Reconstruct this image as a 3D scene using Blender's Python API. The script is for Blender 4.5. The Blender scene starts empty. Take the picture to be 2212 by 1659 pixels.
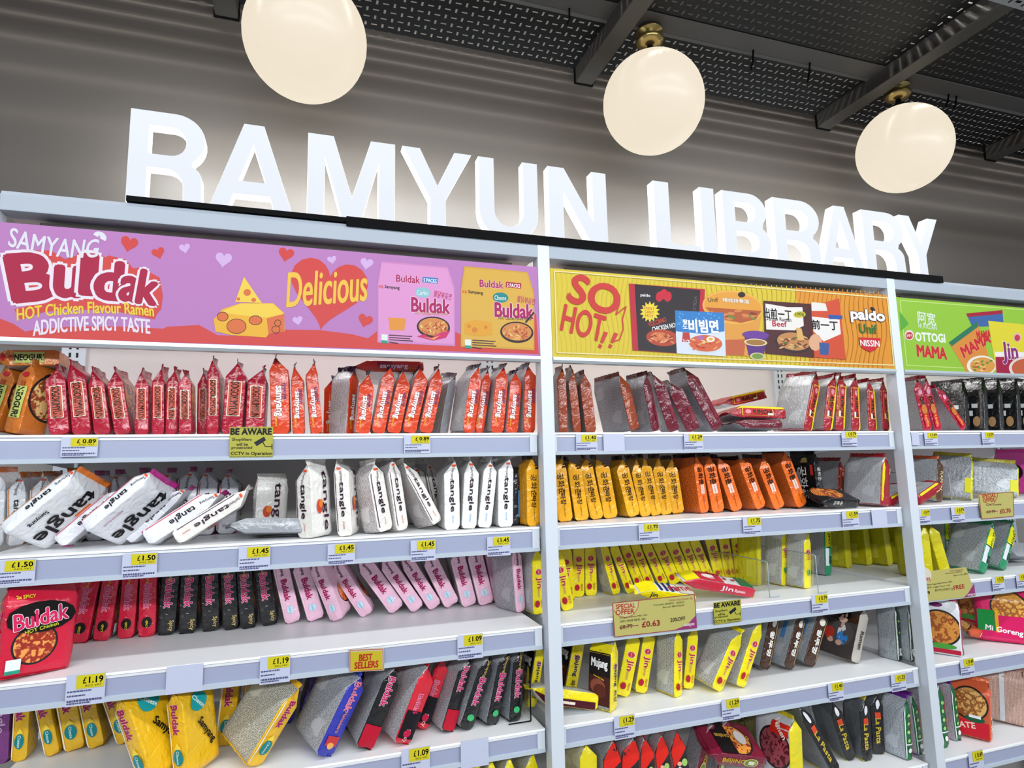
import bpy, math, random
from mathutils import Vector, Matrix, noise

sc = bpy.context.scene
col = sc.collection
# ------------------------------------------------------------------ camera, exposure, light
FPX = 1337.05
YAW, PIT, ROL = (math.radians(a) for a in (18.26112, 7.54457, -1.27350))
CAM = Vector((-0.60044, -1.51944, 1.5))
_f = Vector((math.sin(YAW) * math.cos(PIT), math.cos(YAW) * math.cos(PIT), math.sin(PIT)))
_r = Vector((math.cos(YAW), -math.sin(YAW), 0)); _u = _r.cross(_f)
RGT = _r * math.cos(ROL) + _u * math.sin(ROL)
UPV = _u * math.cos(ROL) - _r * math.sin(ROL)
FWD = _f
cam = bpy.data.cameras.new('camera'); cam.sensor_width = 36; cam.lens = FPX * 36 / 2212; cam.clip_start = .02
camo = bpy.data.objects.new('camera', cam); col.objects.link(camo)
camo.matrix_world = Matrix(((RGT.x, UPV.x, -FWD.x, CAM.x), (RGT.y, UPV.y, -FWD.y, CAM.y), (RGT.z, UPV.z, -FWD.z, CAM.z), (0, 0, 0, 1)))
sc.camera = camo
vs = sc.view_settings
vs.view_transform = 'Standard'; vs.look = 'None'; vs.gamma = 1.0; vs.use_curve_mapping = False
vs.exposure = 0.0
wd = bpy.data.worlds.new('world'); sc.world = wd; wd.use_nodes = True
wd.node_tree.nodes['Background'].inputs[0].default_value = (.80, .88, 1.0, 1)
wd.node_tree.nodes['Background'].inputs[1].default_value = .34

def area(name, loc, sx, sy, power, color=(1, 1, 1), rot=(0, 0, 0)):
    l = bpy.data.lights.new(name, 'AREA'); l.shape = 'RECTANGLE'; l.size = sx; l.size_y = sy
    l.energy = power; l.color = color
    o = bpy.data.objects.new(name, l); col.objects.link(o); o.location = loc; o.rotation_euler = rot
    return o
# the shop's ceiling strip lights over the aisle and the tube above the slotted ceiling
area('aisle_strip_light', (.3, -1.15, 3.0), 6.5, .12, 62, (.93, .97, 1.0), (math.radians(14), 0, 0))
area('aisle_strip_light', (.3, -3.3, 2.5), 7.5, .15, 160, (.93, .97, 1.0), (math.radians(62), 0, 0))
area('void_tube_light', (.6, -.12, 3.15), 5.5, .012, 62, (1, .93, .86))
area('header_strip_light', (-.62, .30, 2.045), 1.1, .03, 2.6, (1, .95, .93))
area('header_strip_light', (.62, .30, 2.045), 1.1, .03, 2.6, (1, .97, .96))
area('header_strip_light', (1.87, .30, 2.045), 1.1, .03, 2.6, (1, .97, .96))

# ------------------------------------------------------------------ pixel -> place helpers
def ray(x, y):
    return RGT * ((x - 1106) / FPX) + UPV * (-(y - 829.5) / FPX) + FWD
def at(x, y, **k):
    (n, v), = k.items(); i = 'XYZ'.index(n); d = ray(x, y)
    return CAM + d * ((v - CAM[i]) / d[i])
def on_deck(px, Y, Z):
    """The point at depth Y and height Z that stands over picture column px."""
    a = Vector((0, Y, Z)) - CAM; k = (px - 1106) / FPX
    c0 = RGT.dot(a) - k * FWD.dot(a); c1 = RGT.x - k * FWD.x
    return Vector((-c0 / c1, Y, Z))

# ------------------------------------------------------------------ materials
def lin(h):
    if not isinstance(h, str): return h
    h = h.lstrip('#'); o = []
    for i in (0, 2, 4):
        c = int(h[i:i + 2], 16) / 255
        o.append(c / 12.92 if c <= .04045 else ((c + .055) / 1.055) ** 2.4)
    return (*o, 1)
_m = {}
def base_mat(name, h, rough=.5, metal=0, spec=.5, coat=0):
    m = bpy.data.materials.new(name); m.use_nodes = True
    b = m.node_tree.nodes['Principled BSDF']
    b.inputs['Base Color'].default_value = lin(h); b.inputs['Roughness'].default_value = rough
    b.inputs['Metallic'].default_value = metal; b.inputs['Specular IOR Level'].default_value = spec
    b.inputs['Coat Weight'].default_value = coat; b.inputs['Coat Roughness'].default_value = .15
    return m, m.node_tree, b
def N(t, kind, **k):
    n = t.nodes.new(kind)
    for a, v in k.items():
        if a.startswith('i_'): n.inputs[int(a[2:])].default_value = v
        else: setattr(n, a, v)
    return n
def bump(t, b, scale, strength, dist, detail=3, stretch=None, kind='noise'):
    tc = N(t, 'ShaderNodeTexCoord'); src = tc.outputs['Object']
    if stretch:
        mp = N(t, 'ShaderNodeMapping'); mp.inputs['Scale'].default_value = stretch
        t.links.new(src, mp.inputs[0]); src = mp.outputs[0]
    if kind == 'noise':
        n = N(t, 'ShaderNodeTexNoise'); n.inputs['Detail'].default_value = detail; n.inputs['Distortion'].default_value = .8
    else:
        n = N(t, 'ShaderNodeTexVoronoi')
    n.inputs['Scale'].default_value = scale; t.links.new(src, n.inputs['Vector'])
    bp = N(t, 'ShaderNodeBump'); bp.inputs['Strength'].default_value = strength; bp.inputs['Distance'].default_value = dist
    t.links.new(n.outputs[0], bp.inputs['Height']); t.links.new(bp.outputs[0], b.inputs['Normal'])
    return bp
def flat(h, rough=.45):
    k = ('flat', h, rough)
    if k not in _m: _m[k] = base_mat('print_' + str(h).strip('#'), h, rough, spec=.22)[0]
    return _m[k]
def foil(h, rough=.22):
    k = ('foil', h, rough)
    if k not in _m:
        m, t, b = base_mat('foil_' + h.strip('#'), h, rough, spec=.55, coat=.25)
        bump(t, b, 48, .75, .006, 2.2)
        _m[k] = m
    return _m[k]
def metalfoil(h='#b9bcc2'):
    k = ('mfoil', h)
    if k not in _m:
        m, t, b = base_mat('silver_' + h.strip('#'), h, .34, metal=.55)
        bump(t, b, 60, .6, .004, 3)
        _m[k] = m
    return _m[k]
def back(h='#c3c6ca', ink='#6a6d74', dens=.5, metal=.25):
    """Back of a packet: rows of small print in columns on a pale foil."""
    k = ('back', h, ink, dens)
    if k in _m: return _m[k]
    m, t, b = base_mat('backprint_' + h.strip('#'), h, .38, metal=metal)
    L = t.links.new
    tc = N(t, 'ShaderNodeTexCoord'); sp = N(t, 'ShaderNodeSeparateXYZ'); L(tc.outputs['Object'], sp.inputs[0])
    rows = N(t, 'ShaderNodeMath', operation='MULTIPLY', i_1=260.0); L(sp.outputs['Y'], rows.inputs[0])
    fr = N(t, 'ShaderNodeMath', operation='FRACT'); L(rows.outputs[0], fr.inputs[0])
    ln = N(t, 'ShaderNodeMath', operation='GREATER_THAN', i_1=.5); L(fr.outputs[0], ln.inputs[0])
    mp = N(t, 'ShaderNodeMapping'); mp.inputs['Scale'].default_value = (0, 260, 500); L(tc.outputs['Object'], mp.inputs[0])
    nz = N(t, 'ShaderNodeTexNoise'); nz.inputs['Scale'].default_value = 1; L(mp.outputs[0], nz.inputs['Vector'])
    g1 = N(t, 'ShaderNodeMath', operation='GREATER_THAN', i_1=.46); L(nz.outputs[0], g1.inputs[0])
    mp2 = N(t, 'ShaderNodeMapping'); mp2.inputs['Scale'].default_value = (0, 22, 30); L(tc.outputs['Object'], mp2.inputs[0])
    vo = N(t, 'ShaderNodeTexVoronoi', distance='CHEBYCHEV'); vo.inputs['Scale'].default_value = 1; vo.inputs['Randomness'].default_value = .8
    L(mp2.outputs[0], vo.inputs['Vector'])
    sc_ = N(t, 'ShaderNodeSeparateColor'); L(vo.outputs['Color'], sc_.inputs[0])
    g2 = N(t, 'ShaderNodeMath', operation='GREATER_THAN', i_1=1 - dens - .2); L(sc_.outputs[0], g2.inputs[0])
    a1 = N(t, 'ShaderNodeMath', operation='MULTIPLY'); L(ln.outputs[0], a1.inputs[0]); L(g1.outputs[0], a1.inputs[1])
    a2 = N(t, 'ShaderNodeMath', operation='MULTIPLY'); L(a1.outputs[0], a2.inputs[0]); L(g2.outputs[0], a2.inputs[1])
    mx = N(t, 'ShaderNodeMix', data_type='RGBA'); mx.inputs[6].default_value = lin(h); mx.inputs[7].default_value = lin(ink)
    L(a2.outputs[0], mx.inputs[0]); L(mx.outputs[2], b.inputs['Base Color'])
    bump(t, b, 55, .5, .004, 2.5)
    _m[k] = m
    return m
def food(bg, c1='#e8963c', c2='#8c2a12', cz=.085, r=.055):
    """Front of a packet: a bowl of noodles printed on a coloured ground."""
    k = ('food', bg, c1, c2, cz, r)
    if k in _m: return _m[k]
    m, t, b = base_mat('frontprint_' + bg.strip('#'), bg, .3, coat=.25)
    L = t.links.new
    tc = N(t, 'ShaderNodeTexCoord'); mp = N(t, 'ShaderNodeMapping'); mp.inputs['Location'].default_value = (0, -.055 / r, -cz / r)
    mp.inputs['Scale'].default_value = (0, 1 / r, 1 / r); L(tc.outputs['Object'], mp.inputs[0])
    ln = N(t, 'ShaderNodeVectorMath', operation='LENGTH'); L(mp.outputs[0], ln.inputs[0])
    ring = N(t, 'ShaderNodeValToRGB'); e = ring.color_ramp; e.interpolation = 'CONSTANT'
    e.elements[0].position = 0; e.elements[0].color = (0, 0, 0, 1); e.elements[1].position = .9; e.elements[1].color = (.5, .5, .5, 1)
    q = e.elements.new(.999); q.color = (1, 1, 1, 1); L(ln.outputs['Value'], ring.inputs[0])
    wv = N(t, 'ShaderNodeTexWave'); wv.inputs['Scale'].default_value = 110; wv.inputs['Distortion'].default_value = 9; wv.inputs['Detail'].default_value = 3
    wv.inputs['Detail Scale'].default_value = .6
    L(tc.outputs['Object'], wv.inputs['Vector'])
    cr = N(t, 'ShaderNodeValToRGB'); cr.color_ramp.elements[0].color = lin(c2); cr.color_ramp.elements[1].color = lin(c1)
    cr.color_ramp.elements[0].position = .2; cr.color_ramp.elements[1].position = .7
    L(wv.outputs[0], cr.inputs[0])
    m1 = N(t, 'ShaderNodeMix', data_type='RGBA'); m1.inputs[7].default_value = lin('#1c1413'); L(cr.outputs[0], m1.inputs[6])
    g = N(t, 'ShaderNodeMath', operation='GREATER_THAN', i_1=.9); L(ln.outputs['Value'], g.inputs[0]); L(g.outputs[0], m1.inputs[0])
    g2 = N(t, 'ShaderNodeMath', operation='GREATER_THAN', i_1=1.0); L(ln.outputs['Value'], g2.inputs[0])
    m2 = N(t, 'ShaderNodeMix', data_type='RGBA'); m2.inputs[7].default_value = lin(bg); L(m1.outputs[2], m2.inputs[6]); L(g2.outputs[0], m2.inputs[0])
    L(m2.outputs[2], b.inputs['Base Color'])
    bump(t, b, 55, .5, .004, 2.5)
    _m[k] = m
    return m
def emit(name, c, s):
    m = bpy.data.materials.new(name); m.use_nodes = True; t = m.node_tree
    b = t.nodes['Principled BSDF']; b.inputs['Base Color'].default_value = (.06, .06, .06, 1); b.inputs['Roughness'].default_value = .3; b.inputs['Specular IOR Level'].default_value = .2
    b.inputs['Emission Color'].default_value = (*c, 1); b.inputs['Emission Strength'].default_value = s
    return m

# ------------------------------------------------------------------ object helpers
def tag(o, label=None, cat=None, group=None, kind=None):
    for k, v in (('label', label), ('category', cat), ('group', group), ('kind', kind)):
        if v: o[k] = v
    return o
def empty(name, loc=(0, 0, 0)):
    o = bpy.data.objects.new(name, None); col.objects.link(o); o.location = loc; o.empty_display_size = .05
    return o
class MB:
    """Collects shapes and links them as one mesh object."""
    def __init__(s): s.v = []; s.f = []; s.m = []; s.mats = []; s.sm = []
    def mi(s, m):
        if m not in s.mats: s.mats.append(m)
        return s.mats.index(m)
    def add(s, v, f, m, smooth=False):
        n = len(s.v); i = s.mi(m); s.v += [tuple(p) for p in v]
        for q in f: s.f.append([n + a for a in q]); s.m.append(i); s.sm.append(smooth)
        return s
    def box(s, x0, x1, y0, y1, z0, z1, m, bev=0):
        if not bev:
            v = [(x, y, z) for x in (x0, x1) for y in (y0, y1) for z in (z0, z1)]
            return s.add(v, [(0, 1, 3, 2), (4, 6, 7, 5), (0, 4, 5, 1), (2, 3, 7, 6), (0, 2, 6, 4), (1, 5, 7, 3)], m)
        import bmesh
        bm = bmesh.new(); bmesh.ops.create_cube(bm, size=1)
        for p in bm.verts: p.co = ((x0 + x1) / 2 + p.co.x * (x1 - x0), (y0 + y1) / 2 + p.co.y * (y1 - y0), (z0 + z1) / 2 + p.co.z * (z1 - z0))
        bmesh.ops.bevel(bm, geom=bm.edges[:], offset=bev, segments=2, affect='EDGES', profile=.6)
        bm.verts.index_update(); s.add([p.co[:] for p in bm.verts], [[q.index for q in f.verts] for f in bm.faces], m); bm.free()
        return s
    def extrude_x(s, prof, x0, x1, m, smooth=False):
        """Closed profile of (y, z) swept from x0 to x1."""
        n = len(prof); v = [(x0, *p) for p in prof] + [(x1, *p) for p in prof]
        f = [(i, (i + 1) % n, n + (i + 1) % n, n + i) for i in range(n)] + [tuple(range(n))[::-1], tuple(range(n, 2 * n))]
        return s.add(v, f, m, smooth)
    def lathe(s, prof, c, m, n=32, smooth=True):
        v = []; f = []
        for r, z in prof:
            for k in range(n): a = 2 * math.pi * k / n; v.append((c[0] + r * math.cos(a), c[1] + r * math.sin(a), c[2] + z))
        for i in range(len(prof) - 1):
            for k in range(n): f.append((i * n + k, i * n + (k + 1) % n, (i + 1) * n + (k + 1) % n, (i + 1) * n + k))
        return s.add(v, f, m, smooth)
    def tube(s, pts, r, m, n=8):
        v = []; f = []
        for i, p in enumerate(pts):
            p = Vector(p); d = (Vector(pts[min(i + 1, len(pts) - 1)]) - Vector(pts[max(i - 1, 0)])).normalized()
            a = d.orthogonal().normalized(); b = d.cross(a)
            for k in range(n): t = 2 * math.pi * k / n; v.append(p + (a * math.cos(t) + b * math.sin(t)) * r)
        for i in range(len(pts) - 1):
            for k in range(n): f.append((i * n + k, i * n + (k + 1) % n, (i + 1) * n + (k + 1) % n, (i + 1) * n + k))
        return s.add(v, f + [tuple(range(n))[::-1], tuple(range(len(v) - n, len(v)))], m, True)
    def build(s, name, parent=None):
        me = bpy.data.meshes.new(name); me.from_pydata(s.v, [], s.f)
        for m in s.mats: me.materials.append(m)
        me.polygons.foreach_set('material_index', s.m); me.polygons.foreach_set('use_smooth', s.sm); me.update()
        o = bpy.data.objects.new(name, me); col.objects.link(o)
        if parent: o.parent = parent
        return o

# ------------------------------------------------------------------ lettering
_tc = {}
def glyphs(s, off=.0, res=2):
    """Filled outlines of a string, centred, 1 unit = letter body size."""
    k = (s, off, res)
    if k not in _tc:
        c = bpy.data.curves.new('t', 'FONT'); c.body = s; c.size = 1; c.offset = off; c.resolution_u = res
        o = bpy.data.objects.new('t', c); col.objects.link(o)
        dg = bpy.context.evaluated_depsgraph_get(); me = bpy.data.meshes.new_from_object(o.evaluated_get(dg))
        v = [(p.co.x, p.co.y) for p in me.vertices]; f = [tuple(p.vertices) for p in me.polygons]
        bpy.data.objects.remove(o); bpy.data.curves.remove(c); bpy.data.meshes.remove(me)
        if not v: v = [(0, 0), (1, 0), (1, 1)]; f = [(0, 1, 2)]
        x0 = min(p[0] for p in v); x1 = max(p[0] for p in v); y0 = min(p[1] for p in v); y1 = max(p[1] for p in v)
        _tc[k] = (v, f, x0, x1, y0, y1)
    return _tc[k]
DIRS = [(math.cos(a * math.pi / 4), math.sin(a * math.pi / 4)) for a in range(8)]
def lettering(s, length, height=None, bold=0.0, outline=0.0, res=2):
    """Yields (verts, faces, is_outline) centred on the origin and fitted to length (and height)."""
    v, f, x0, x1, y0, y1 = glyphs(s, 0, res)
    kx = length / max(x1 - x0, .01); ky = kx if height is None else height / max(y1 - y0, .01)
    w = [((p[0] - (x0 + x1) / 2) * kx, (p[1] - (y0 + y1) / 2) * ky) for p in v]
    u = min(kx, ky)
    if outline:
        for dx, dy in DIRS: yield [(a + dx * outline * u, b + dy * outline * u) for a, b in w], f, True
    yield w, f, False
    if bold:
        for dx, dy in DIRS[::2] if bold < .04 else DIRS: yield [(a + dx * bold * u, b + dy * bold * u) for a, b in w], f, False
def dim(h):
    h = h.lstrip('#'); return '#' + ''.join('%02x' % round(int(h[i:i + 2], 16) * .84) for i in (0, 2, 4))
class Board:
    """Flat printed board in the plane y = Y (facing -y): art is given in picture points on that plane."""
    def __init__(s, Y): s.mb = MB(); s.Y = Y; s.n = 0
    def P(s, p): q = at(p[0], p[1], Y=s.Y); return q.x, q.z
    def lay(s): s.n += 1; return s.Y - .0003 - s.n * .000003
    def poly(s, pts, h, px=True, rough=.4):
        y = s.lay(); w = [s.P(p) for p in pts] if px else pts
        s.mb.add([(a, y, b) for a, b in w], [tuple(range(len(w)))], flat(dim(h), rough)); return s
    def oval(s, c, rx, ry, h, rot=0, n=28, a0=0, a1=360):
        pts = []
        for i in range(n):
            a = math.radians(a0 + (a1 - a0) * i / (n if a1 - a0 == 360 else n - 1)); x = rx * math.cos(a); y = ry * math.sin(a); r = math.radians(rot)
            pts.append((c[0] + x * math.cos(r) - y * math.sin(r), c[1] + x * math.sin(r) + y * math.cos(r)))
        return s.poly(pts, h)
    def heart(s, c, w, h, rot=0):
        pts = []
        for i in range(32):
            a = 2 * math.pi * i / 32; x = 16 * math.sin(a) ** 3; y = -(13 * math.cos(a) - 5 * math.cos(2 * a) - 2 * math.cos(3 * a) - math.cos(4 * a))
            r = math.radians(rot); x *= w / 32; y *= w / 32
            pts.append((c[0] + x * math.cos(r) - y * math.sin(r), c[1] + x * math.sin(r) + y * math.cos(r)))
        return s.poly(pts, h)
    def line(s, p, q, wpx, h):
        d = Vector((q[0] - p[0], q[1] - p[1])).normalized(); nx, ny = -d.y * wpx / 2, d.x * wpx / 2
        return s.poly([(p[0] + nx, p[1] + ny), (q[0] + nx, q[1] + ny), (q[0] - nx, q[1] - ny), (p[0] - nx, p[1] - ny)], h)
    def text(s, t, p, q, hpx, h, bold=.03, outline=0, oh=None, arc=0, slant=0):
        """Lettering whose middle line runs from picture point p to q, hpx high in the picture; arc bows it upward."""
        a = Vector(s.P(p)); b = Vector(s.P(q)); d = b - a; Ln = d.length; d.normalize(); nrm = Vector((-d.y, d.x))
        m = ((p[0] + q[0]) / 2, (p[1] + q[1]) / 2); H = abs(Vector(s.P((m[0], m[1] - hpx / 2)))[1] - Vector(s.P((m[0], m[1] + hpx / 2)))[1])
        c = (a + b) / 2
        for v, f, o in lettering(t, Ln, H, bold, outline, 5 if hpx > 18 else 2):
            y = s.lay(); w = []
            for x, z in v:
                z2 = z + arc * H * (1 - (2 * x / Ln) ** 2); x2 = x + slant * z
                r = c + d * x2 + nrm * z2; w.append((r.x, y, r.y))
            s.mb.add(w, f, flat(dim(oh if o else h)))
        return s
# ------------------------------------------------------------------ the room
X0, X1 = -2.3, 4.2
WY = .25; CZ = 2.83
WHITE = base_mat('white_steel', '#c8cfd7', .35, spec=.5)[0]
BEAM = base_mat('beam_steel', '#98a1ac', .35, spec=.5)[0]
WHITE2 = base_mat('white_deck', '#f0f1f2', .42)[0]
BACKP = base_mat('back_panel', '#dcd6d4', .55)[0]
RAIL = base_mat('lilac_rail', '#979db6', .32, spec=.6)[0]
CLEAR = base_mat('clear_lip', '#b2bcc8', .15, spec=.8)[0]
BLACK = base_mat('black_steel', '#060607', .7, spec=.08)[0]
DARK = base_mat('dark_fitting', '#3a3533', .6)[0]

wm, wt, wb = base_mat('taupe_wall', '#423c37', .5, spec=.35)
bump(wt, wb, 14, .12, .004, 2, (.15, 1, 1))
o = MB().box(X0, X1, WY, WY + .02, 2.06, CZ + .02, wm).build('wall_back'); tag(o, kind='structure')
o = MB().box(X0, X1, .62, .66, 0, 3.4, base_mat('store_wall', '#8d8a86', .7)[0]).build('wall_rear'); tag(o, kind='structure')
o = MB().box(X0, X1, -4.2, .66, -.04, 0, base_mat('grey_floor', '#a5a5a3', .35)[0]).build('floor'); tag(o, kind='structure')
o = MB().box(X0, X1, -4.2, .66, 3.4, 3.44, base_mat('upper_slab', '#77746f', .8)[0]).build('ceiling'); tag(o, kind='structure')

# slotted ceiling panels: rows of slots, every second one turned across
gm, gt, gb = base_mat('slotted_panel', '#19191a', .5, spec=.3)
L = gt.links.new
tc = N(gt, 'ShaderNodeTexCoord'); sp = N(gt, 'ShaderNodeSeparateXYZ'); L(tc.outputs['Object'], sp.inputs[0])
def M(op, a, b=None):
    n = N(gt, 'ShaderNodeMath', operation=op)
    for i, q in enumerate((a, b)):
        if q is None: continue
        if isinstance(q, (int, float)): n.inputs[i].default_value = q
        else: L(q, n.inputs[i])
    return n.outputs[0]
def inrange(v, c, h): return M('LESS_THAN', M('ABSOLUTE', M('SUBTRACT', v, c)), h)
ry_ = M('DIVIDE', M('ADD', sp.outputs['Y'], 10.19 - .0155 + .031), .031); row = M('FLOOR', ry_); fy = M('MULTIPLY', M('SUBTRACT', M('FRACT', ry_), .5), .031)
odd = M('MODULO', row, 2); xs = M('ADD', M('ADD', sp.outputs['X'], 10.0), M('MULTIPLY', odd, .025))
fx = M('MULTIPLY', M('FRACT', M('DIVIDE', xs, .05)), .05)
longs = M('MULTIPLY', inrange(fx, .0125, .0088), inrange(fy, 0, .0032))
cross = M('MULTIPLY', inrange(fx, .0375, .0032), inrange(fy, 0, .0085))
hole = M('MAXIMUM', longs, cross); L(M('SUBTRACT', 1.0, hole), gb.inputs['Alpha'])
BX = [-1.86, -.875, .232, 1.255, 2.175, 3.12]
for i in range(5):
    o = MB().box(BX[i] + .06, BX[i + 1], -.50, WY, CZ, CZ + .0012, gm).build('ceiling_panel'); tag(o, kind='structure')
bmt = base_mat('dark_beam', '#3c3936', .45)[0]
for i, x in enumerate(BX):
    mb = MB().box(x, x + .06, -1.6, WY, CZ - .052, CZ + .02, bmt, .004)
    o = mb.build('ceiling_beam'); tag(o, kind='structure')
    MB().box(x - .004, x + .064, WY - .006, WY, CZ - .056, CZ + .02, BLACK).build('beam_shoe', o)
chm = base_mat('strut', '#474544', .5)[0]
t = empty('strut_channel', (0, -.03, CZ - .001)); tag(t, 'dark steel channel running along under the slotted ceiling above the globe lamps', 'steel channel')
for i in range(5):
    x0, x1 = BX[i] + .061, BX[i + 1] - .001
    ch = MB().extrude_x([(.03, -.001), (.04, -.010), (.042, -.001)], x0, x1, chm).box(x0, x1, -.035, .03, -.004, -.001, chm).build('channel_length', t)
for x, w in ((.1, 0), (.75, 1), (.98, 1), (1.62, 0), (1.66, 0), (-.35, 1)):
    MB().tube([(x, .02, -.002), (x + .004, .03, -.03), (x - .002, .035, -.045 - .02 * w)], .003, BLACK).build('cable_tie', t)
# slotted tray running along at the aisle side
tm_, tt, tb = base_mat('tray_grey', '#86888c', .4)
t = empty('cable_tray', (0, -.47, CZ - .11)); tag(t, 'pale grey slotted cable tray at the top right, beyond the ceiling beam', 'cable tray')
o = MB().box(.6, X1, -.05, -.047, 0, .05, tm_).box(.6, X1, -.05, -.01, .0, .003, tm_).build('tray_profile', t)
mb = MB()
for k in range(46):
    x = .8 + k * .05
    mb.box(x, x + .018, -.0512, -.05, .02, .027, BLACK).box(x + .032, x + .037, -.0512, -.05, .012, .034, BLACK)
    mb.box(x, x + .018, -.034, -.027, -.0006, 0, BLACK).box(x + .032, x + .037, -.041, -.02, -.0006, 0, BLACK)
mb.build('tray_slots', t)
MB().tube([(1.32, -.03, .0), (1.32, -.03, -.05), (1.36, -.03, -.05), (1.36, -.03, 0)], .003, CLEAR).build('hanger_loop', t)

# ------------------------------------------------------------------ shelving frame
HW, PD = .0175, .04
ZB0, ZB1 = 2.0619, 2.098                       # top beam
DZ = [1.586, 1.341, 1.093, .847, .567]           # shelf decks
RB = [1.527, 1.280, 1.037, .792, .512]           # underside of the price rails
BAYX = [(-1.25, 0), (0, 1.25), (1.25, 2.5)]
fr = empty('shelving_frame', (0, 0, 0)); tag(fr, 'white steel shelving frame with slim posts and a top beam, under the lit sign', 'shelving frame')
for x in (-1.25, 0, 1.25, 2.5):
    p = MB().box(x - HW, x + HW, 0, PD, 0, ZB1, WHITE, .002).build('post', fr)
for i, (a, b) in enumerate(BAYX):
    a += HW; b -= HW
    bm_ = MB().box(a, b, .001, .05, ZB0, ZB1 - .001, BEAM, .0015).build('top_beam', fr)
    MB().extrude_x([(.002, 0), (.006, .009), (.05, .011), (.05, 0)], a, b, BEAM).build('beam_cap', bm_).location = (0, 0, ZB1 - .001)
    MB().box(a, b, .05, .22, ZB0 + .004, ZB0 + .012, base_mat('canopy_underside', '#c9c3bd', .6)[0]).build('canopy_board', fr)
    MB().box(a, b, .56, .575, .2, 2.06, BACKP).build('back_panel', fr)
SLOT = base_mat('slot_dark', '#1b1b1c', .8)[0]
for x in (-1.25, 0, 1.25, 2.5):
    bp = MB().box(x - .03, x + .03, .545, .56, 0, 2.06, WHITE).build('slotted_upright', fr)
    mb = MB()
    for k in range(70):
        z = .35 + k * .024
        for s in (-.009, .009): mb.box(x + s - .003, x + s + .003, .5445, .545, z, z + .014, SLOT)
    mb.build('upright_slots', bp)

SHN = ['top', 'second', 'third', 'fourth', 'fifth']; BAYN = ['left', 'middle', 'right']
RY = .03
for bi, (a, b) in enumerate(BAYX):
    for si in range(5):
        z, zb = DZ[si], RB[si]; xa, xb = a + HW + .004, b - HW - .006
        s = empty('shelf', ((xa + xb) / 2, RY, z)); h = (xb - xa) / 2
        tag(s, f'white metal shelf with a lilac price rail, {SHN[si]} shelf down in the {BAYN[bi]} bay', 'shelf', 'white shelves with lilac price rails')
        MB().box(-h, h, .0, .515, -.012, 0, WHITE2, .002).build('deck', s)
        MB().box(-h, h, .02, .05, -.035, -.012, WHITE2).build('under_lip', s)
        H = z - zb
        rl = MB().extrude_x([(0, 0), (-.003, -.001), (-.003, -.005), (.002, -.0075), (.002, -H + .009), (-.002, -H + .008), (-.002, -H), (.012, -H), (.012, -.001)], -h + .012, h - .02, RAIL).build('price_rail', s)
        MB().extrude_x([(-.0032, .0004), (-.0036, -.0045), (0, -.006), (.004, .0004)], -h, h, WHITE2).build('rail_lip', rl)
        MB().extrude_x([(.0015, -H + .010), (-.0035, -H + .0085), (-.0035, -H - .0005), (.011, -H - .001), (.011, -H + .009)], -h, h, CLEAR).build('clear_strip', rl)
        for x in (-h, h - .02): MB().box(x, x + (.02 if x > 0 else .012), -.0025, .02, -H, -.002, WHITE, .001).build('end_cap', s)
        for x in (-h + .001, h - .004): MB().extrude_x([(.01, -.012), (.5, -.012), (.5, -.07), (.02, -.035)], x, x + .003, WHITE).build('bracket', s)

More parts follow.
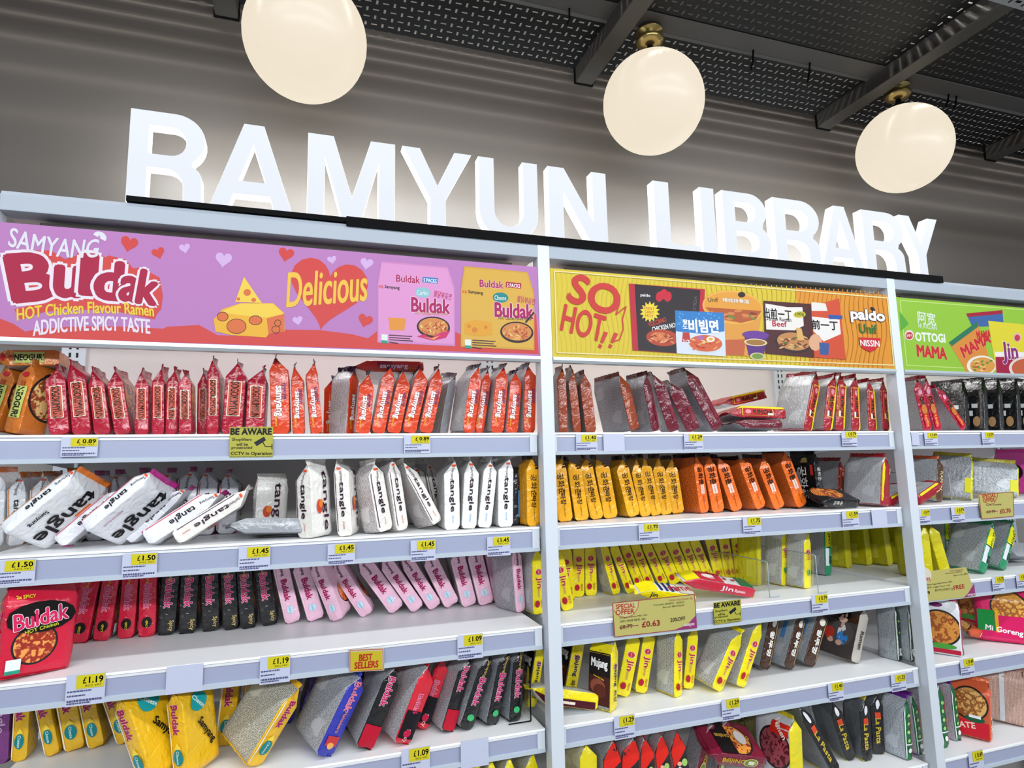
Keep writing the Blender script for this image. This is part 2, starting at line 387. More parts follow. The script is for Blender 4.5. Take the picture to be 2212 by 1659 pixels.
# ------------------------------------------------------------------ header banners
BT, BB = 2.0349, 1.7881
def banner(bi, h, art, label):
    a, b = BAYX[bi]; a += HW + .001; b -= HW + .001
    t = empty('header_banner', ((a + b) / 2, 0, BB)); tag(t, label, 'banner', 'printed header banners')
    B = Board(.002); B.mb.box(a, b, .002, .006, BB, BT, flat(dim(h))); art(B)
    o = B.mb.build('printed_board', t); o.location = -t.location
    g = MB().extrude_x([(-.003, 0), (-.003, -.008), (.002, -.0145), (.02, -.0145), (.02, 0)], a, b, base_mat('banner_grip', '#b4bcc2', .3, metal=.3)[0]).build('bottom_grip', t)
    g.location = Vector((0, 0, BB - .0005)) - t.location
    f = MB().box(a + .06, b - .06, .035, .09, BT + .003, BT + .018, DARK, .003).build('light_batten', t); f.location = -t.location
    return t
CHEESE = '#f2b52e'
def art1(B):
    Q = lambda *a: B.poly(*a)
    RED = '#d8433f'
    # wavy red ground along the bottom
    pts = [(0, 728), (0, 688), (30, 700), (66, 724), (110, 724), (180, 715), (250, 712), (330, 724), (360, 706), (430, 702), (470, 724), (560, 727), (610, 712), (690, 713), (760, 722), (795, 731), (815, 715), (880, 690), (960, 705), (1000, 725), (1060, 700), (1110, 682), (1158, 678), (1164, 765)]
    Q(pts, RED)
    B.oval((275, 746 - 10), 240, 30, RED, 2, a0=180, a1=360)
    for c, w, h, r in [((279, 526), 38, RED, 14), ((342, 546), 28, RED, -16), ((618, 549), 34, RED, 12), ((789, 692), 32, RED, 18), ((399, 536), 24, '#d9b4e6', -10), ((483, 560), 36, '#d9b4e6', 8), ((717, 561), 20, '#d9b4e6', -10), ((792, 569), 28, '#d9b4e6', 10), ((643, 692), 22, '#d9b4e6', -10), ((708, 626), 168, RED, 10)]: B.heart(c, w, h, r)
    # Buldak block with its outlines
    blob = [(3, 552), (40, 541), (110, 541), (140, 560), (165, 552), (168, 545), (200, 540), (228, 556), (235, 552), (270, 560), (288, 580), (305, 578), (345, 600), (352, 640), (348, 668), (330, 688), (250, 672), (150, 664), (60, 665), (30, 640), (12, 590)]
    Q(blob, RED)
    Q([(30, 668), (90, 655), (180, 648), (270, 656), (340, 676), (334, 690), (250, 672), (150, 668), (95, 674), (45, 690)], RED)
    B.text('B', (23, 602), (114, 594), 96, '#b01040', .045, .09, '#f2e6f0', 0, -.05)
    for ch, p, q, hh in [('u', (121, 607), (173, 610), 62), ('l', (178, 592), (206, 594), 82), ('d', (209, 604), (262, 608), 78), ('a', (262, 622), (300, 627), 50), ('k', (301, 618), (341, 624), 70)]:
        B.text(ch, p, q, hh, '#b01040', .045, .10, '#f2e6f0')
    B.text('SAMYANG', (21, 511), (213, 536), 40, '#e6e3ef', .02, 0, None, -.25)
    B.oval((216, 512), 15, 11, '#e6e3ef', 25, a0=170, a1=380); B.line((214, 509), (216, 523), 4, '#c583cc')
    B.text('HOT Chicken Flavour Ramen', (37, 680), (332, 672), 25, '#f3d33c', .03, 0, None, .45)
    B.text('ADDICTIVE SPICY TASTE', (72, 710), (324, 706), 31, '#efe2f2', .04, 0, None, .30)
    # cheese wheel
    Q([(462, 690), (480, 668), (520, 655), (590, 655), (614, 676), (615, 716), (580, 722), (575, 729), (500, 724), (465, 716)], CHEESE)
    Q([(474, 675), (520, 656), (590, 656), (613, 678), (575, 686), (530, 682)], '#f6d24a')
    Q([(576, 688), (614, 678), (614, 716), (580, 722)], '#e0703c')
    for c, rx, ry in [((481, 684), 11, 9), ((511, 705), 20, 15), ((552, 692), 13, 9), ((600, 698), 6, 6), ((596, 712), 8, 7)]: B.oval(c, rx + 1.5, ry + 1.5, '#5a2a18'); B.oval(c, rx, ry, '#e07038')
    Q([(527, 598), (508, 652), (566, 655)], '#f6d24a')
    for c, r in [((534, 632), 8), ((515, 646), 4), ((548, 648), 5)]: B.oval(c, r, r * .9, '#e07038')
    B.text('Delicious', (621, 627), (793, 614), 72, '#f5c64a', .02, .022, '#e8a93a', 0, .18)
    def pack(x0, y0, x1, y1, h, hd, tag_, oval_, dx):
        sh = 8 * (x1 - x0) / 166
        Q([(x0 + sh, y0), (x1 - sh * 2, y0 + 13), (x1 - sh * 1.5, y0 + 22), (x1, y0 + 60), (x1, y1), (x0, y1 - 8), (x0, y0 + 50)], hd)
        Q([(x0 + sh + 2, y0 + 4), (x1 - sh * 2 - 1, y0 + 16), (x1 - 3, y0 + 62), (x1 - 3, y1 - 5), (x0 + 3, y1 - 12), (x0 + 3, y0 + 50)], h)
        B.text('Buldak', (x0 + 41, y0 + 37), (x0 + 92, y0 + 41), 15, '#b01860', .03, .05, '#f7dcea')
        Q([(x0 + 98, y0 + 34), (x0 + 131, y0 + 37), (x0 + 130, y0 + 49), (x0 + 97, y0 + 46)], tag_); B.text('5 PACKS', (x0 + 100, y0 + 41), (x0 + 128, y0 + 43.5), 8, '#ffffff', .02)
        B.text('Samyang', (x0 + 16, y0 + 56), (x0 + 48, y0 + 59), 9, '#1c1418', .03); B.text('KB', (x0 + 4, y0 + 55), (x0 + 13, y0 + 56), 6, '#e0502a', .03)
        B.oval((x0 + 98 + dx, y0 + 68), 17, 11, oval_, 5); B.text('Cheese' if dx else 'Carbo', (x0 + 85 + dx, y0 + 68), (x0 + 110 + dx, y0 + 69), 10, '#e8f2f2', .01)
        B.text('불닭볶음면', (x0 + 122, y0 + 70), (x0 + 160, y0 + 78), 14, '#c0306a', .02)
        B.text('Buldak', (x0 + 74, y0 + 94), (x0 + 156, y0 + 99), 30, '#b01860', .04, .07, '#f7e6ee')
        B.text('HOT Chicken Flavour Ramen', (x0 + 82, y0 + 112), (x0 + 153, y0 + 114), 7, '#c8872c' if not dx else '#3a2c10', .01)
        c = (x0 + 121, y0 + 143); B.oval(c, 36, 23, '#20191a', 4); B.oval((c[0], c[1] - 1), 32, 19, '#d98a4a', 4)
        rnd = random.Random(3 + dx)
        for k in range(34):
            a = rnd.random() * 6.28; r = rnd.random() ** .6
            B.oval((c[0] + 29 * r * math.cos(a), c[1] + 16 * r * math.sin(a)), rnd.uniform(2, 6), rnd.uniform(1, 2.2), rnd.choice(['#e9b45e', '#c5542a', '#f0cf86', '#b0401e']), rnd.uniform(0, 180), 10)
        if not dx:
            Q([(x0 + 85, y0 + 163), (x0 + 100, y0 + 158), (x0 + 116, y0 + 166), (x0 + 135, y0 + 155), (x0 + 158, y0 + 150), (x0 + 148, y0 + 166), (x0 + 120, y0 + 172)], '#d0286a'); Q([(x0 + 100, y0 + 164), (x0 + 118, y0 + 167), (x0 + 136, y0 + 160), (x0 + 122, y0 + 170)], '#f0b040')
            Q([(x0 + 24, y0 + 122), (x0 + 62, y0 + 124), (x0 + 58, y0 + 150), (x0 + 27, y0 + 149)], '#e8963c')
        else:
            B.line((x0 + 140, y0 + 122), (x0 + 158, y0 + 100), 4, '#2a2224')
            Q([(x0 + 8, y0 + 124), (x0 + 30, y0 + 116), (x0 + 68, y0 + 122), (x0 + 68, y0 + 148), (x0 + 40, y0 + 152), (x0 + 8, y0 + 146)], '#e6a32c')
            for c2, r2 in [((x0 + 18, y0 + 130), 4), ((x0 + 30, y0 + 138), 6), ((x0 + 54, y0 + 132), 4)]: B.oval(c2, r2, r2, '#d9822a')
        Q([(x0 + 9, y0 + 158), (x0 + 22, y0 + 159), (x0 + 22, y0 + 178), (x0 + 9, y0 + 177)], '#e6f0ea'); Q([(x0 + 9, y0 + 171), (x0 + 22, y0 + 172), (x0 + 22, y0 + 178), (x0 + 9, y0 + 177)], '#2f9c84')
        for k in range(4): B.line((x0 + 25, y0 + 160 + 5 * k), (x0 + 25 + (50, 46, 52, 20)[k], y0 + 163 + 5 * k), 2.2, '#4a3038')
    pack(815, 564, 983, 748, '#e29ad0', '#d489c4', '#2e7fc4', '#8fc4d0', 0)
    pack(995, 575, 1154, 757, '#e0b046', '#d6a43c', '#b01a48', '#1f8a8a', -12)
def art2(B):
    Q = B.poly
    # orange right third over the yellow ground and the pale inset line
    Q([(1716, 622), (1917, 638), (1932, 796), (1750, 789)], '#e89a30')
    rnd = random.Random(5)
    for k in range(70):                        # fine wavy relief printed on the ground
        x = 1200 + k * 10.3; pts = []
        for j in range(9): y = 588 + j * 25 + (x - 1200) * .06; pts.append((x + 5 * math.sin(j * 1.1 + k * .15), min(y, 776 + (x - 1196) * .035 - 6)))
        for a_, b_ in zip(pts, pts[1:]):
            if b_[1] > a_[1] + 3: B.line(a_, b_, 1.6, '#dbc036' if x < 1712 else '#df902a')
    for a_, b_ in [((1196, 586), (1712, 627)), ((1712, 627), (1917, 644)), ((1197, 586), (1203, 762)), ((1203, 762), (1930, 789)), ((1916, 644), (1930, 789))]: B.line(a_, b_, 2.6, '#f6e6a0')
    B.text('SO', (1233, 620), (1336, 655), 62, '#d23a36', .035, 0, None, 0, .1)
    B.text('HOT', (1215, 685), (1304, 712), 58, '#d23a36', .03)
    for x in (1300, 1322): Q([(x + 4, 716 + (x - 1300) * .1), (x + 13, 719 + (x - 1300) * .1), (x + 2, 742), (x - 4, 739)], '#d23a36'); Q([(x - 6, 743), (x + 1, 746), (x - 3, 753), (x - 9, 750)], '#d23a36')
    fl = [(1308, 678), (1322, 668), (1338, 655), (1330, 680), (1352, 662), (1344, 690), (1346, 710), (1338, 734), (1324, 738)]
    for a_, b_ in zip(fl, fl[1:]): B.line(a_, b_, 2.6, '#d23a36')
    # black packet
    Q([(1358, 613), (1522, 625), (1515, 767), (1366, 757)], '#c22238'); Q([(1370, 614), (1512, 627), (1506, 766), (1378, 757)], '#2b2127')
    for k in range(3): B.oval((1432 - 8 + 9 * k, 641 - (k == 1) * 5), 8, 11, '#d02038', 10)
    B.text('paldo', (1383, 638), (1404, 640), 8, '#ffffff', .02)
    pts = []
    for k in range(28): a = k * math.pi / 14; r = 22 if k % 2 else 15; pts.append((1403 + r * math.cos(a), 674 + r * 1.05 * math.sin(a)))
    Q(pts, '#f2d83a')
    for k, s in enumerate(("DON'T", "CAN'T", 'HOT')): B.text(s, (1391 + k, 665 + 8 * k), (1413 - k, 668 + 8 * k), 6, '#c22030', .01)
    B.text('VOLCANO', (1400, 702), (1438, 690), 10, '#d8402c', .02); B.text('CHICKEN NOODLE', (1408, 712), (1478, 698), 10, '#ffffff', .02)
    B.oval((1430, 730), 35, 18, '#b8442c', 5); B.oval((1425, 727), 20, 9, '#d97a4a', 5)
    rnd = random.Random(9)
    for k in range(20): B.oval((1430 + rnd.uniform(-26, 22), 731 + rnd.uniform(-10, 9)), 5, 1.6, rnd.choice(['#e8935c', '#8c2818', '#f0b080']), rnd.uniform(-40, 40), 8)
    B.text('VOLCANO', (1502, 640), (1496, 700), 8, '#6a6068', .01)
    # cup
    Q([(1517, 655), (1646, 668), (1630, 770), (1548, 766)], '#e6a040')
    B.oval((1582, 664), 66, 36, '#f0b450', 6); B.oval((1582, 664), 62, 32, '#eaa23c', 6)
    Q([(1522, 664), (1644, 672), (1632, 690), (1600, 698), (1548, 688)], '#b85a2c')
    for k in range(16): B.oval((1585 + rnd.uniform(-48, 45), 680 + rnd.uniform(-8, 9)), 9, 3, rnd.choice(['#d98a4a', '#8c3818', '#6a8c3a', '#c86a34']), rnd.uniform(-20, 50), 8)
    B.text('Unif', (1528, 648), (1550, 648), 9, '#5a4a2a', .02); B.text('精炖排骨面', (1560, 648), (1617, 652), 9, '#fdf4e2', .02, .06, '#8a4a20')
    B.oval((1601, 637), 8, 6, '#2a2018'); B.text('Unif', (1542, 712), (1560, 713), 8, '#5a4a2a', .02)
    Q([(1550, 735), (1610, 733), (1606, 768), (1556, 766)], '#c8623a')
    # blue and white packet
    Q([(1457, 671), (1563, 676), (1567, 770), (1461, 764)], '#dfe6f4'); Q([(1457, 671), (1563, 676), (1564, 716), (1520, 722), (1459, 716)], '#2f7fc8')
    for k in range(40): B.oval((1460 + rnd.random() * 100, 676 + rnd.random() * 38), 2, 2, '#5aa6e4', 0, 6)
    B.text('비빔면', (1487, 704), (1550, 706), 27, '#ffffff', .04, .05, '#1b4a94'); B.text('팔', (1474, 695), (1484, 695), 9, '#ffffff', .03); B.text('도', (1474, 706), (1484, 706), 9, '#ffffff', .03)
    B.oval((1523, 744), 38, 20, '#d8dfe8', 3); B.oval((1523, 742), 36, 18, '#d9653c', 3)
    for k in range(26): B.oval((1523 + rnd.uniform(-28, 28), 743 + rnd.uniform(-11, 11)), 6, 1.8, rnd.choice(['#e8a35c', '#c03020', '#f0c890', '#e06040']), rnd.uniform(-40, 40), 8)
    B.oval((1512, 730), 8, 4, '#b06ab0'); B.oval((1534, 733), 9, 6, '#ffffff'); B.oval((1534, 733), 5, 3.4, '#f0b030')
    Q([(1474, 718), (1488, 719), (1491, 740), (1472, 739)], '#c03a34'); B.text('31%', (1474, 737), (1490, 738), 7, '#ffffff', .02)
    # brown packet
    Q([(1648, 650), (1750, 657), (1757, 773), (1652, 764)], '#4e1f22'); Q([(1652, 656), (1700, 664), (1732, 664), (1735, 704), (1715, 714), (1654, 712)], '#f4efe9')
    B.text('出前一丁', (1649, 676), (1708, 681), 22, '#1d1718', .03); B.text('Demae Ramen', (1652, 688), (1708, 692), 8, '#2c2425', .02); B.text('Beef', (1667, 699), (1698, 701), 12, '#c0304a', .03)
    B.oval((1726, 680), 13, 7, '#c8c02c', -5); B.text('100g', (1717, 680), (1735, 679), 8, '#2a2a14', .02)
    B.oval((1713, 740), 40, 23, '#2c2024', 8); B.oval((1713, 738), 36, 19, '#c88a52', 8)
    for k in range(26): B.oval((1713 + rnd.uniform(-28, 28), 740 + rnd.uniform(-11, 11)), 6, 2, rnd.choice(['#8c4a2c', '#e0b070', '#5c7a34', '#6a3420']), rnd.uniform(-40, 40), 8)
    Q([(1718, 708), (1730, 710), (1736, 736), (1722, 736)], '#e6b46a')
    # red packet
    Q([(1751, 662), (1811, 645), (1826, 777), (1758, 772)], '#d9502e'); Q([(1751, 653), (1782, 656), (1786, 672), (1752, 672)], '#f2ece8'); Q([(1752, 684), (1812, 691), (1815, 722), (1778, 738), (1756, 716)], '#f6f1ee')
    B.text('前一丁', (1752, 701), (1808, 704), 20, '#1d1718', .03); Q([(1787, 680), (1818, 682), (1818, 690), (1790, 690)], '#2a5aa8')
    B.oval((1760, 740), 14, 18, '#e8b08a'); Q([(1768, 740), (1790, 742), (1788, 768), (1770, 766)], '#3a5a9c')
    # purple cup
    Q([(1606, 722), (1656, 724), (1648, 770), (1616, 768)], '#5c2c84'); B.oval((1631, 724), 29, 9, '#6d3a9c', 3); B.oval((1631, 740), 25, 8, '#ead9a8', 3); B.oval((1631, 740), 21, 6, '#a8783a', 3); B.oval((1635, 770), 16, 8, '#d8cf9c', 3); B.oval((1635, 770), 12, 6, '#7a9a44', 3)
    B.text('paldo', (1837, 681), (1909, 687), 28, '#ffffff', .05, .09, '#151540'); B.oval((1884, 668), 6, 3, '#151540', 40)
    B.text('Unif', (1855, 709), (1893, 712), 20, '#2c7a38', .02)
    Q([(1853, 729), (1901, 731), (1899, 744), (1890, 756), (1878, 761), (1862, 753), (1855, 742)], '#d42430'); B.text('NISSIN', (1857, 741), (1898, 743), 13, '#ffffff', .02)
def art3(B):
    Q = B.poly
    for a_, b_ in [((1944, 649), (2300, 676)), ((1944, 649), (1959, 789)), ((1959, 789), (2300, 806))]: B.line(a_, b_, 2, '#c6e67a')
    Q([(1943, 672), (1963, 699), (1946, 716)], '#5cae3c')
    B.text('阿宽', (1982, 685), (2021, 691), 27, '#dff0dc', .02); B.text("Hi A'KUAN", (1984, 703), (2023, 708), 11, '#dff0dc', .02)
    B.oval((1964, 724), 10, 11, '#f4dfe2', 0); B.oval((1964, 725), 8, 8, '#c83a44', 0); B.text('오뚜기', (1958, 725), (1970, 725), 6, '#ffffff', .02)
    B.text('OTTOGI', (1977, 727), (2041, 731), 18, '#eef6ea', .05)
    B.text('MAMA', (1981, 757), (2044, 764), 24, '#d02430', .05, .06, '#f2e3a0')
    Q([(2087, 677), (2165, 670), (2168, 704), (2100, 706)], '#3f68a8'); Q([(2087, 677), (2165, 670), (2165, 678), (2090, 685)], '#a8203a')
    Q([(2049, 740), (2111, 694), (2147, 805), (2088, 804)], '#e0913c'); Q([(2049, 740), (2111, 694), (2114, 705), (2056, 748)], '#2c7a5a')
    B.text('MAMA', (2078, 762), (2136, 728), 22, '#d02430', .05, .06, '#f6e6b0'); B.text('MAMA', (2110, 725), (2140, 722), 18, '#d02430', .05, .05, '#f6e6b0')
    B.oval((2120, 790), 32, 22, '#f4ece0', 0); B.oval((2122, 790), 27, 18, '#e0a04a', 0)
    rnd = random.Random(4)
    for k in range(22): B.oval((2122 + rnd.uniform(-20, 20), 790 + rnd.uniform(-11, 10)), 4, 2, rnd.choice(['#c8542c', '#e8c070', '#5c8c3a', '#f0d8a0']), rnd.uniform(-40, 40), 8)
    Q([(2134, 693), (2320, 712), (2320, 812), (2152, 806)], '#e6d836'); Q([(2150, 770), (2320, 770), (2320, 812), (2152, 806)], '#a81c44'); Q([(2148, 760), (2320, 762), (2320, 771), (2150, 771)], '#f4efe4')
    B.text('Jin', (2165, 762), (2198, 765), 46, '#8c2a78', .03, .05, '#f6eef2'); B.text('Ramen', (2200, 768), (2236, 770), 16, '#f6eef2', .02)
    B.oval((2197, 729), 8, 10, '#e8b8b8'); B.oval((2197, 730), 6, 7, '#c83a54'); B.oval((2215, 795), 36, 24, '#e8dcd4'); B.oval((2215, 795), 30, 20, '#c8603c')
banner(0, '#c07fc0', art1, 'pink and red printed header banner with hearts and a cheese wheel')
banner(1, '#e2c93c', art2, 'yellow printed header banner reading SO HOT with packets and cups')
banner(2, '#97c93c', art3, 'lime green printed header banner with white lettering and packets')

# ------------------------------------------------------------------ lit sign
LF, LB, LZ0 = .04, .073, 2.123
FACE = emit('letter_face', (.86, .915, 1.0), .86); SIDE = emit('letter_side', (.93, .97, 1.0), 1.6); REAR = emit('letter_rear', (.90, .97, 1.0), 38)
def arc(cx, cy, rx, ry, a0, a1, n=14): return [(cx + rx * math.cos(math.radians(a0 + (a1 - a0) * i / n)), cy + ry * math.sin(math.radians(a0 + (a1 - a0) * i / n))) for i in range(n + 1)]
GL = {
 'L': (.56, [[(0, 0), (.56, 0), (.56, .15), (.19, .15), (.19, 1), (0, 1)]]),
 'I': (.18, [[(0, 0), (.18, 0), (.18, 1), (0, 1)]]),
 'N': (.70, [[(0, 0), (.175, 0), (.175, .68), (.51, 0), (.70, 0), (.70, 1), (.525, 1), (.525, .33), (.19, 1), (0, 1)]]),
 'M': (.86, [[(0, 0), (.165, 0), (.165, .74), (.345, 0), (.515, 0), (.695, .74), (.695, 0), (.86, 0), (.86, 1), (.615, 1), (.43, .30), (.245, 1), (0, 1)]]),
 'Y': (.80, [[(.31, 0), (.49, 0), (.49, .39), (.80, 1), (.60, 1), (.40, .56), (.20, 1), (0, 1), (.31, .39)]]),
 'A': (.92, [[(0, 0), (.195, 0), (.265, .20), (.655, .20), (.725, 0), (.92, 0), (.57, 1), (.35, 1)], [(.315, .35), (.605, .35), (.46, .77)]]),
 'U': (.70, [[(0, 1), (0, .33)] + arc(.35, .33, .35, .35, 180, 360)[1:] + [(.70, 1), (.52, 1), (.52, .34)] + arc(.35, .34, .17, .19, 360, 180)[1:] + [(.18, 1)]]),
 'R': (.74, [[(0, 0), (.185, 0), (.185, .385), (.36, .385)] + arc(.36, .205, .17, .18, 90, 0, 7)[1:] + [(.535, .08), (.55, 0), (.73, 0), (.72, .06), (.71, .27)] + arc(.52, .29, .19, .17, 0, 62, 7) + arc(.43, .715, .30, .285, -50, 90, 12) + [(0, 1)],
       [(.185, .535), (.40, .535)] + arc(.40, .69, .145, .155, -90, 90, 12)[1:] + [(.185, .845)]]),
 'B': (.70, [[(0, 0)] + [(.42, 0)] + arc(.42, .28, .29, .28, -90, 52, 12)[1:] + arc(.40, .74, .27, .26, -38, 90, 12) + [(0, 1)],
       [(.185, .15), (.40, .15)] + arc(.40, .29, .125, .14, -90, 90, 10)[1:] + [(.185, .43)], [(.185, .575), (.37, .575)] + arc(.37, .715, .125, .14, -90, 90, 10)[1:] + [(.185, .855)]]),
}
sign = empty('illuminated_sign', (.26, .05, ZB1)); tag(sign, 'glowing white block letters reading RAMYUN LIBRARY on a black base, above the shelving', 'sign')
def letter(ch, x0, x1, z0=LZ0, z1=2.352):
    W, polys = GL[ch]
    cu = bpy.data.curves.new('letter', 'CURVE'); cu.dimensions = '2D'; cu.fill_mode = 'BOTH'; cu.extrude = (LB - LF) / 2; cu.bevel_depth = .0025; cu.bevel_resolution = 1; cu.offset = -.0025
    for P in polys:
        s = cu.splines.new('POLY'); s.points.add(len(P) - 1); s.use_cyclic_u = True
        for p, (a, b) in zip(s.points, P): p.co = (a / W * (x1 - x0), b * (z1 - z0), 0, 1)
    o = bpy.data.objects.new('letter', cu); col.objects.link(o)
    me = bpy.data.meshes.new_from_object(o.evaluated_get(bpy.context.evaluated_depsgraph_get()))
    bpy.data.objects.remove(o); bpy.data.curves.remove(cu)
    v = [(p.co.x, -p.co.z, p.co.y) for p in me.vertices]; mb = MB(); mats = (FACE, SIDE, REAR)
    for m in mats: mb.mi(m)
    for p in me.polygons:
        n = p.normal; w = FACE if n.z > .9 else REAR if n.z < -.9 else SIDE
        mb.f.append(list(p.vertices)); mb.m.append(mats.index(w)); mb.sm.append(False)
    mb.v = v; bpy.data.meshes.remove(me)
    o = mb.build('letter_' + ch, sign); o.location = Vector((x0, (LF + LB) / 2, z0)) - sign.location
for ch, px0, px1 in [('R', 277, 444), ('A', 453, 636), ('M', 664, 853), ('Y', 869, 1019), ('U', 1034, 1162), ('N', 1185, 1311), ('L', 1414, 1510), ('I', 1515, 1545), ('B', 1563, 1661), ('R', 1673, 1772), ('A', 1770, 1863), ('R', 1866, 1954), ('Y', 1948, 2030)]:
    letter(ch, on_deck(px0, LF, 2.24).x, on_deck(px1, LF, 2.24).x)
xa, xm, xb = at(272, 430, Y=0).x, at(748, 475, Y=0).x, at(2035.5, 607, Y=0).x
b_ = MB().box(xa, xm, .0, .11, ZB1 + .0105, 2.121, BLACK).build('base_board', sign); b_.location = -sign.location
b_ = MB().box(xm, xb, -.004, .11, ZB1 + .0108, 2.1225, BLACK).box(xm, xb, -.004, -.001, ZB1 + .0005, ZB1 + .0108, BLACK).build('base_board', sign); b_.location = -sign.location

# ------------------------------------------------------------------ globe lamps
OPAL = emit('opal_glass', (.90, .79, .62), .92)
BRASS = base_mat('aged_brass', '#a8925c', .25, metal=.9)[0]
for i, (x, lb) in enumerate([(-.627, 'left'), (.371, 'middle'), (1.377, 'right')]):
    t = empty('globe_lamp', (x, 0, 2.58))
    tag(t, ['round opal glass lamp with warm glow above the letters RA, cut off at top', 'round opal glass lamp with warm glow, above the gap between the two sign words', 'round opal glass lamp with warm glow, above the end of the second sign word'][i], 'lamp', 'opal globe lamps')
    MB().lathe([(.15 * math.sin(math.pi * k / 28), -.15 * math.cos(math.pi * k / 28)) for k in range(29)], (0, 0, 0), OPAL, 48).build('globe', t)
    MB().lathe([(.004, .145), (.022, .148), (.022, .165), (.009, .17), (.009, .2), (.004, .2)], (0, 0, 0), BLACK, 20).build('stem', t)
    MB().lathe([(.004, .185), (.028, .187), (.041, .196), (.044, .206), (.036, .214), (.020, .217), (.020, .230), (.040, .2305), (.040, .2355), (0, .2355)], (0, 0, 0), BRASS, 32).build('canopy', t)
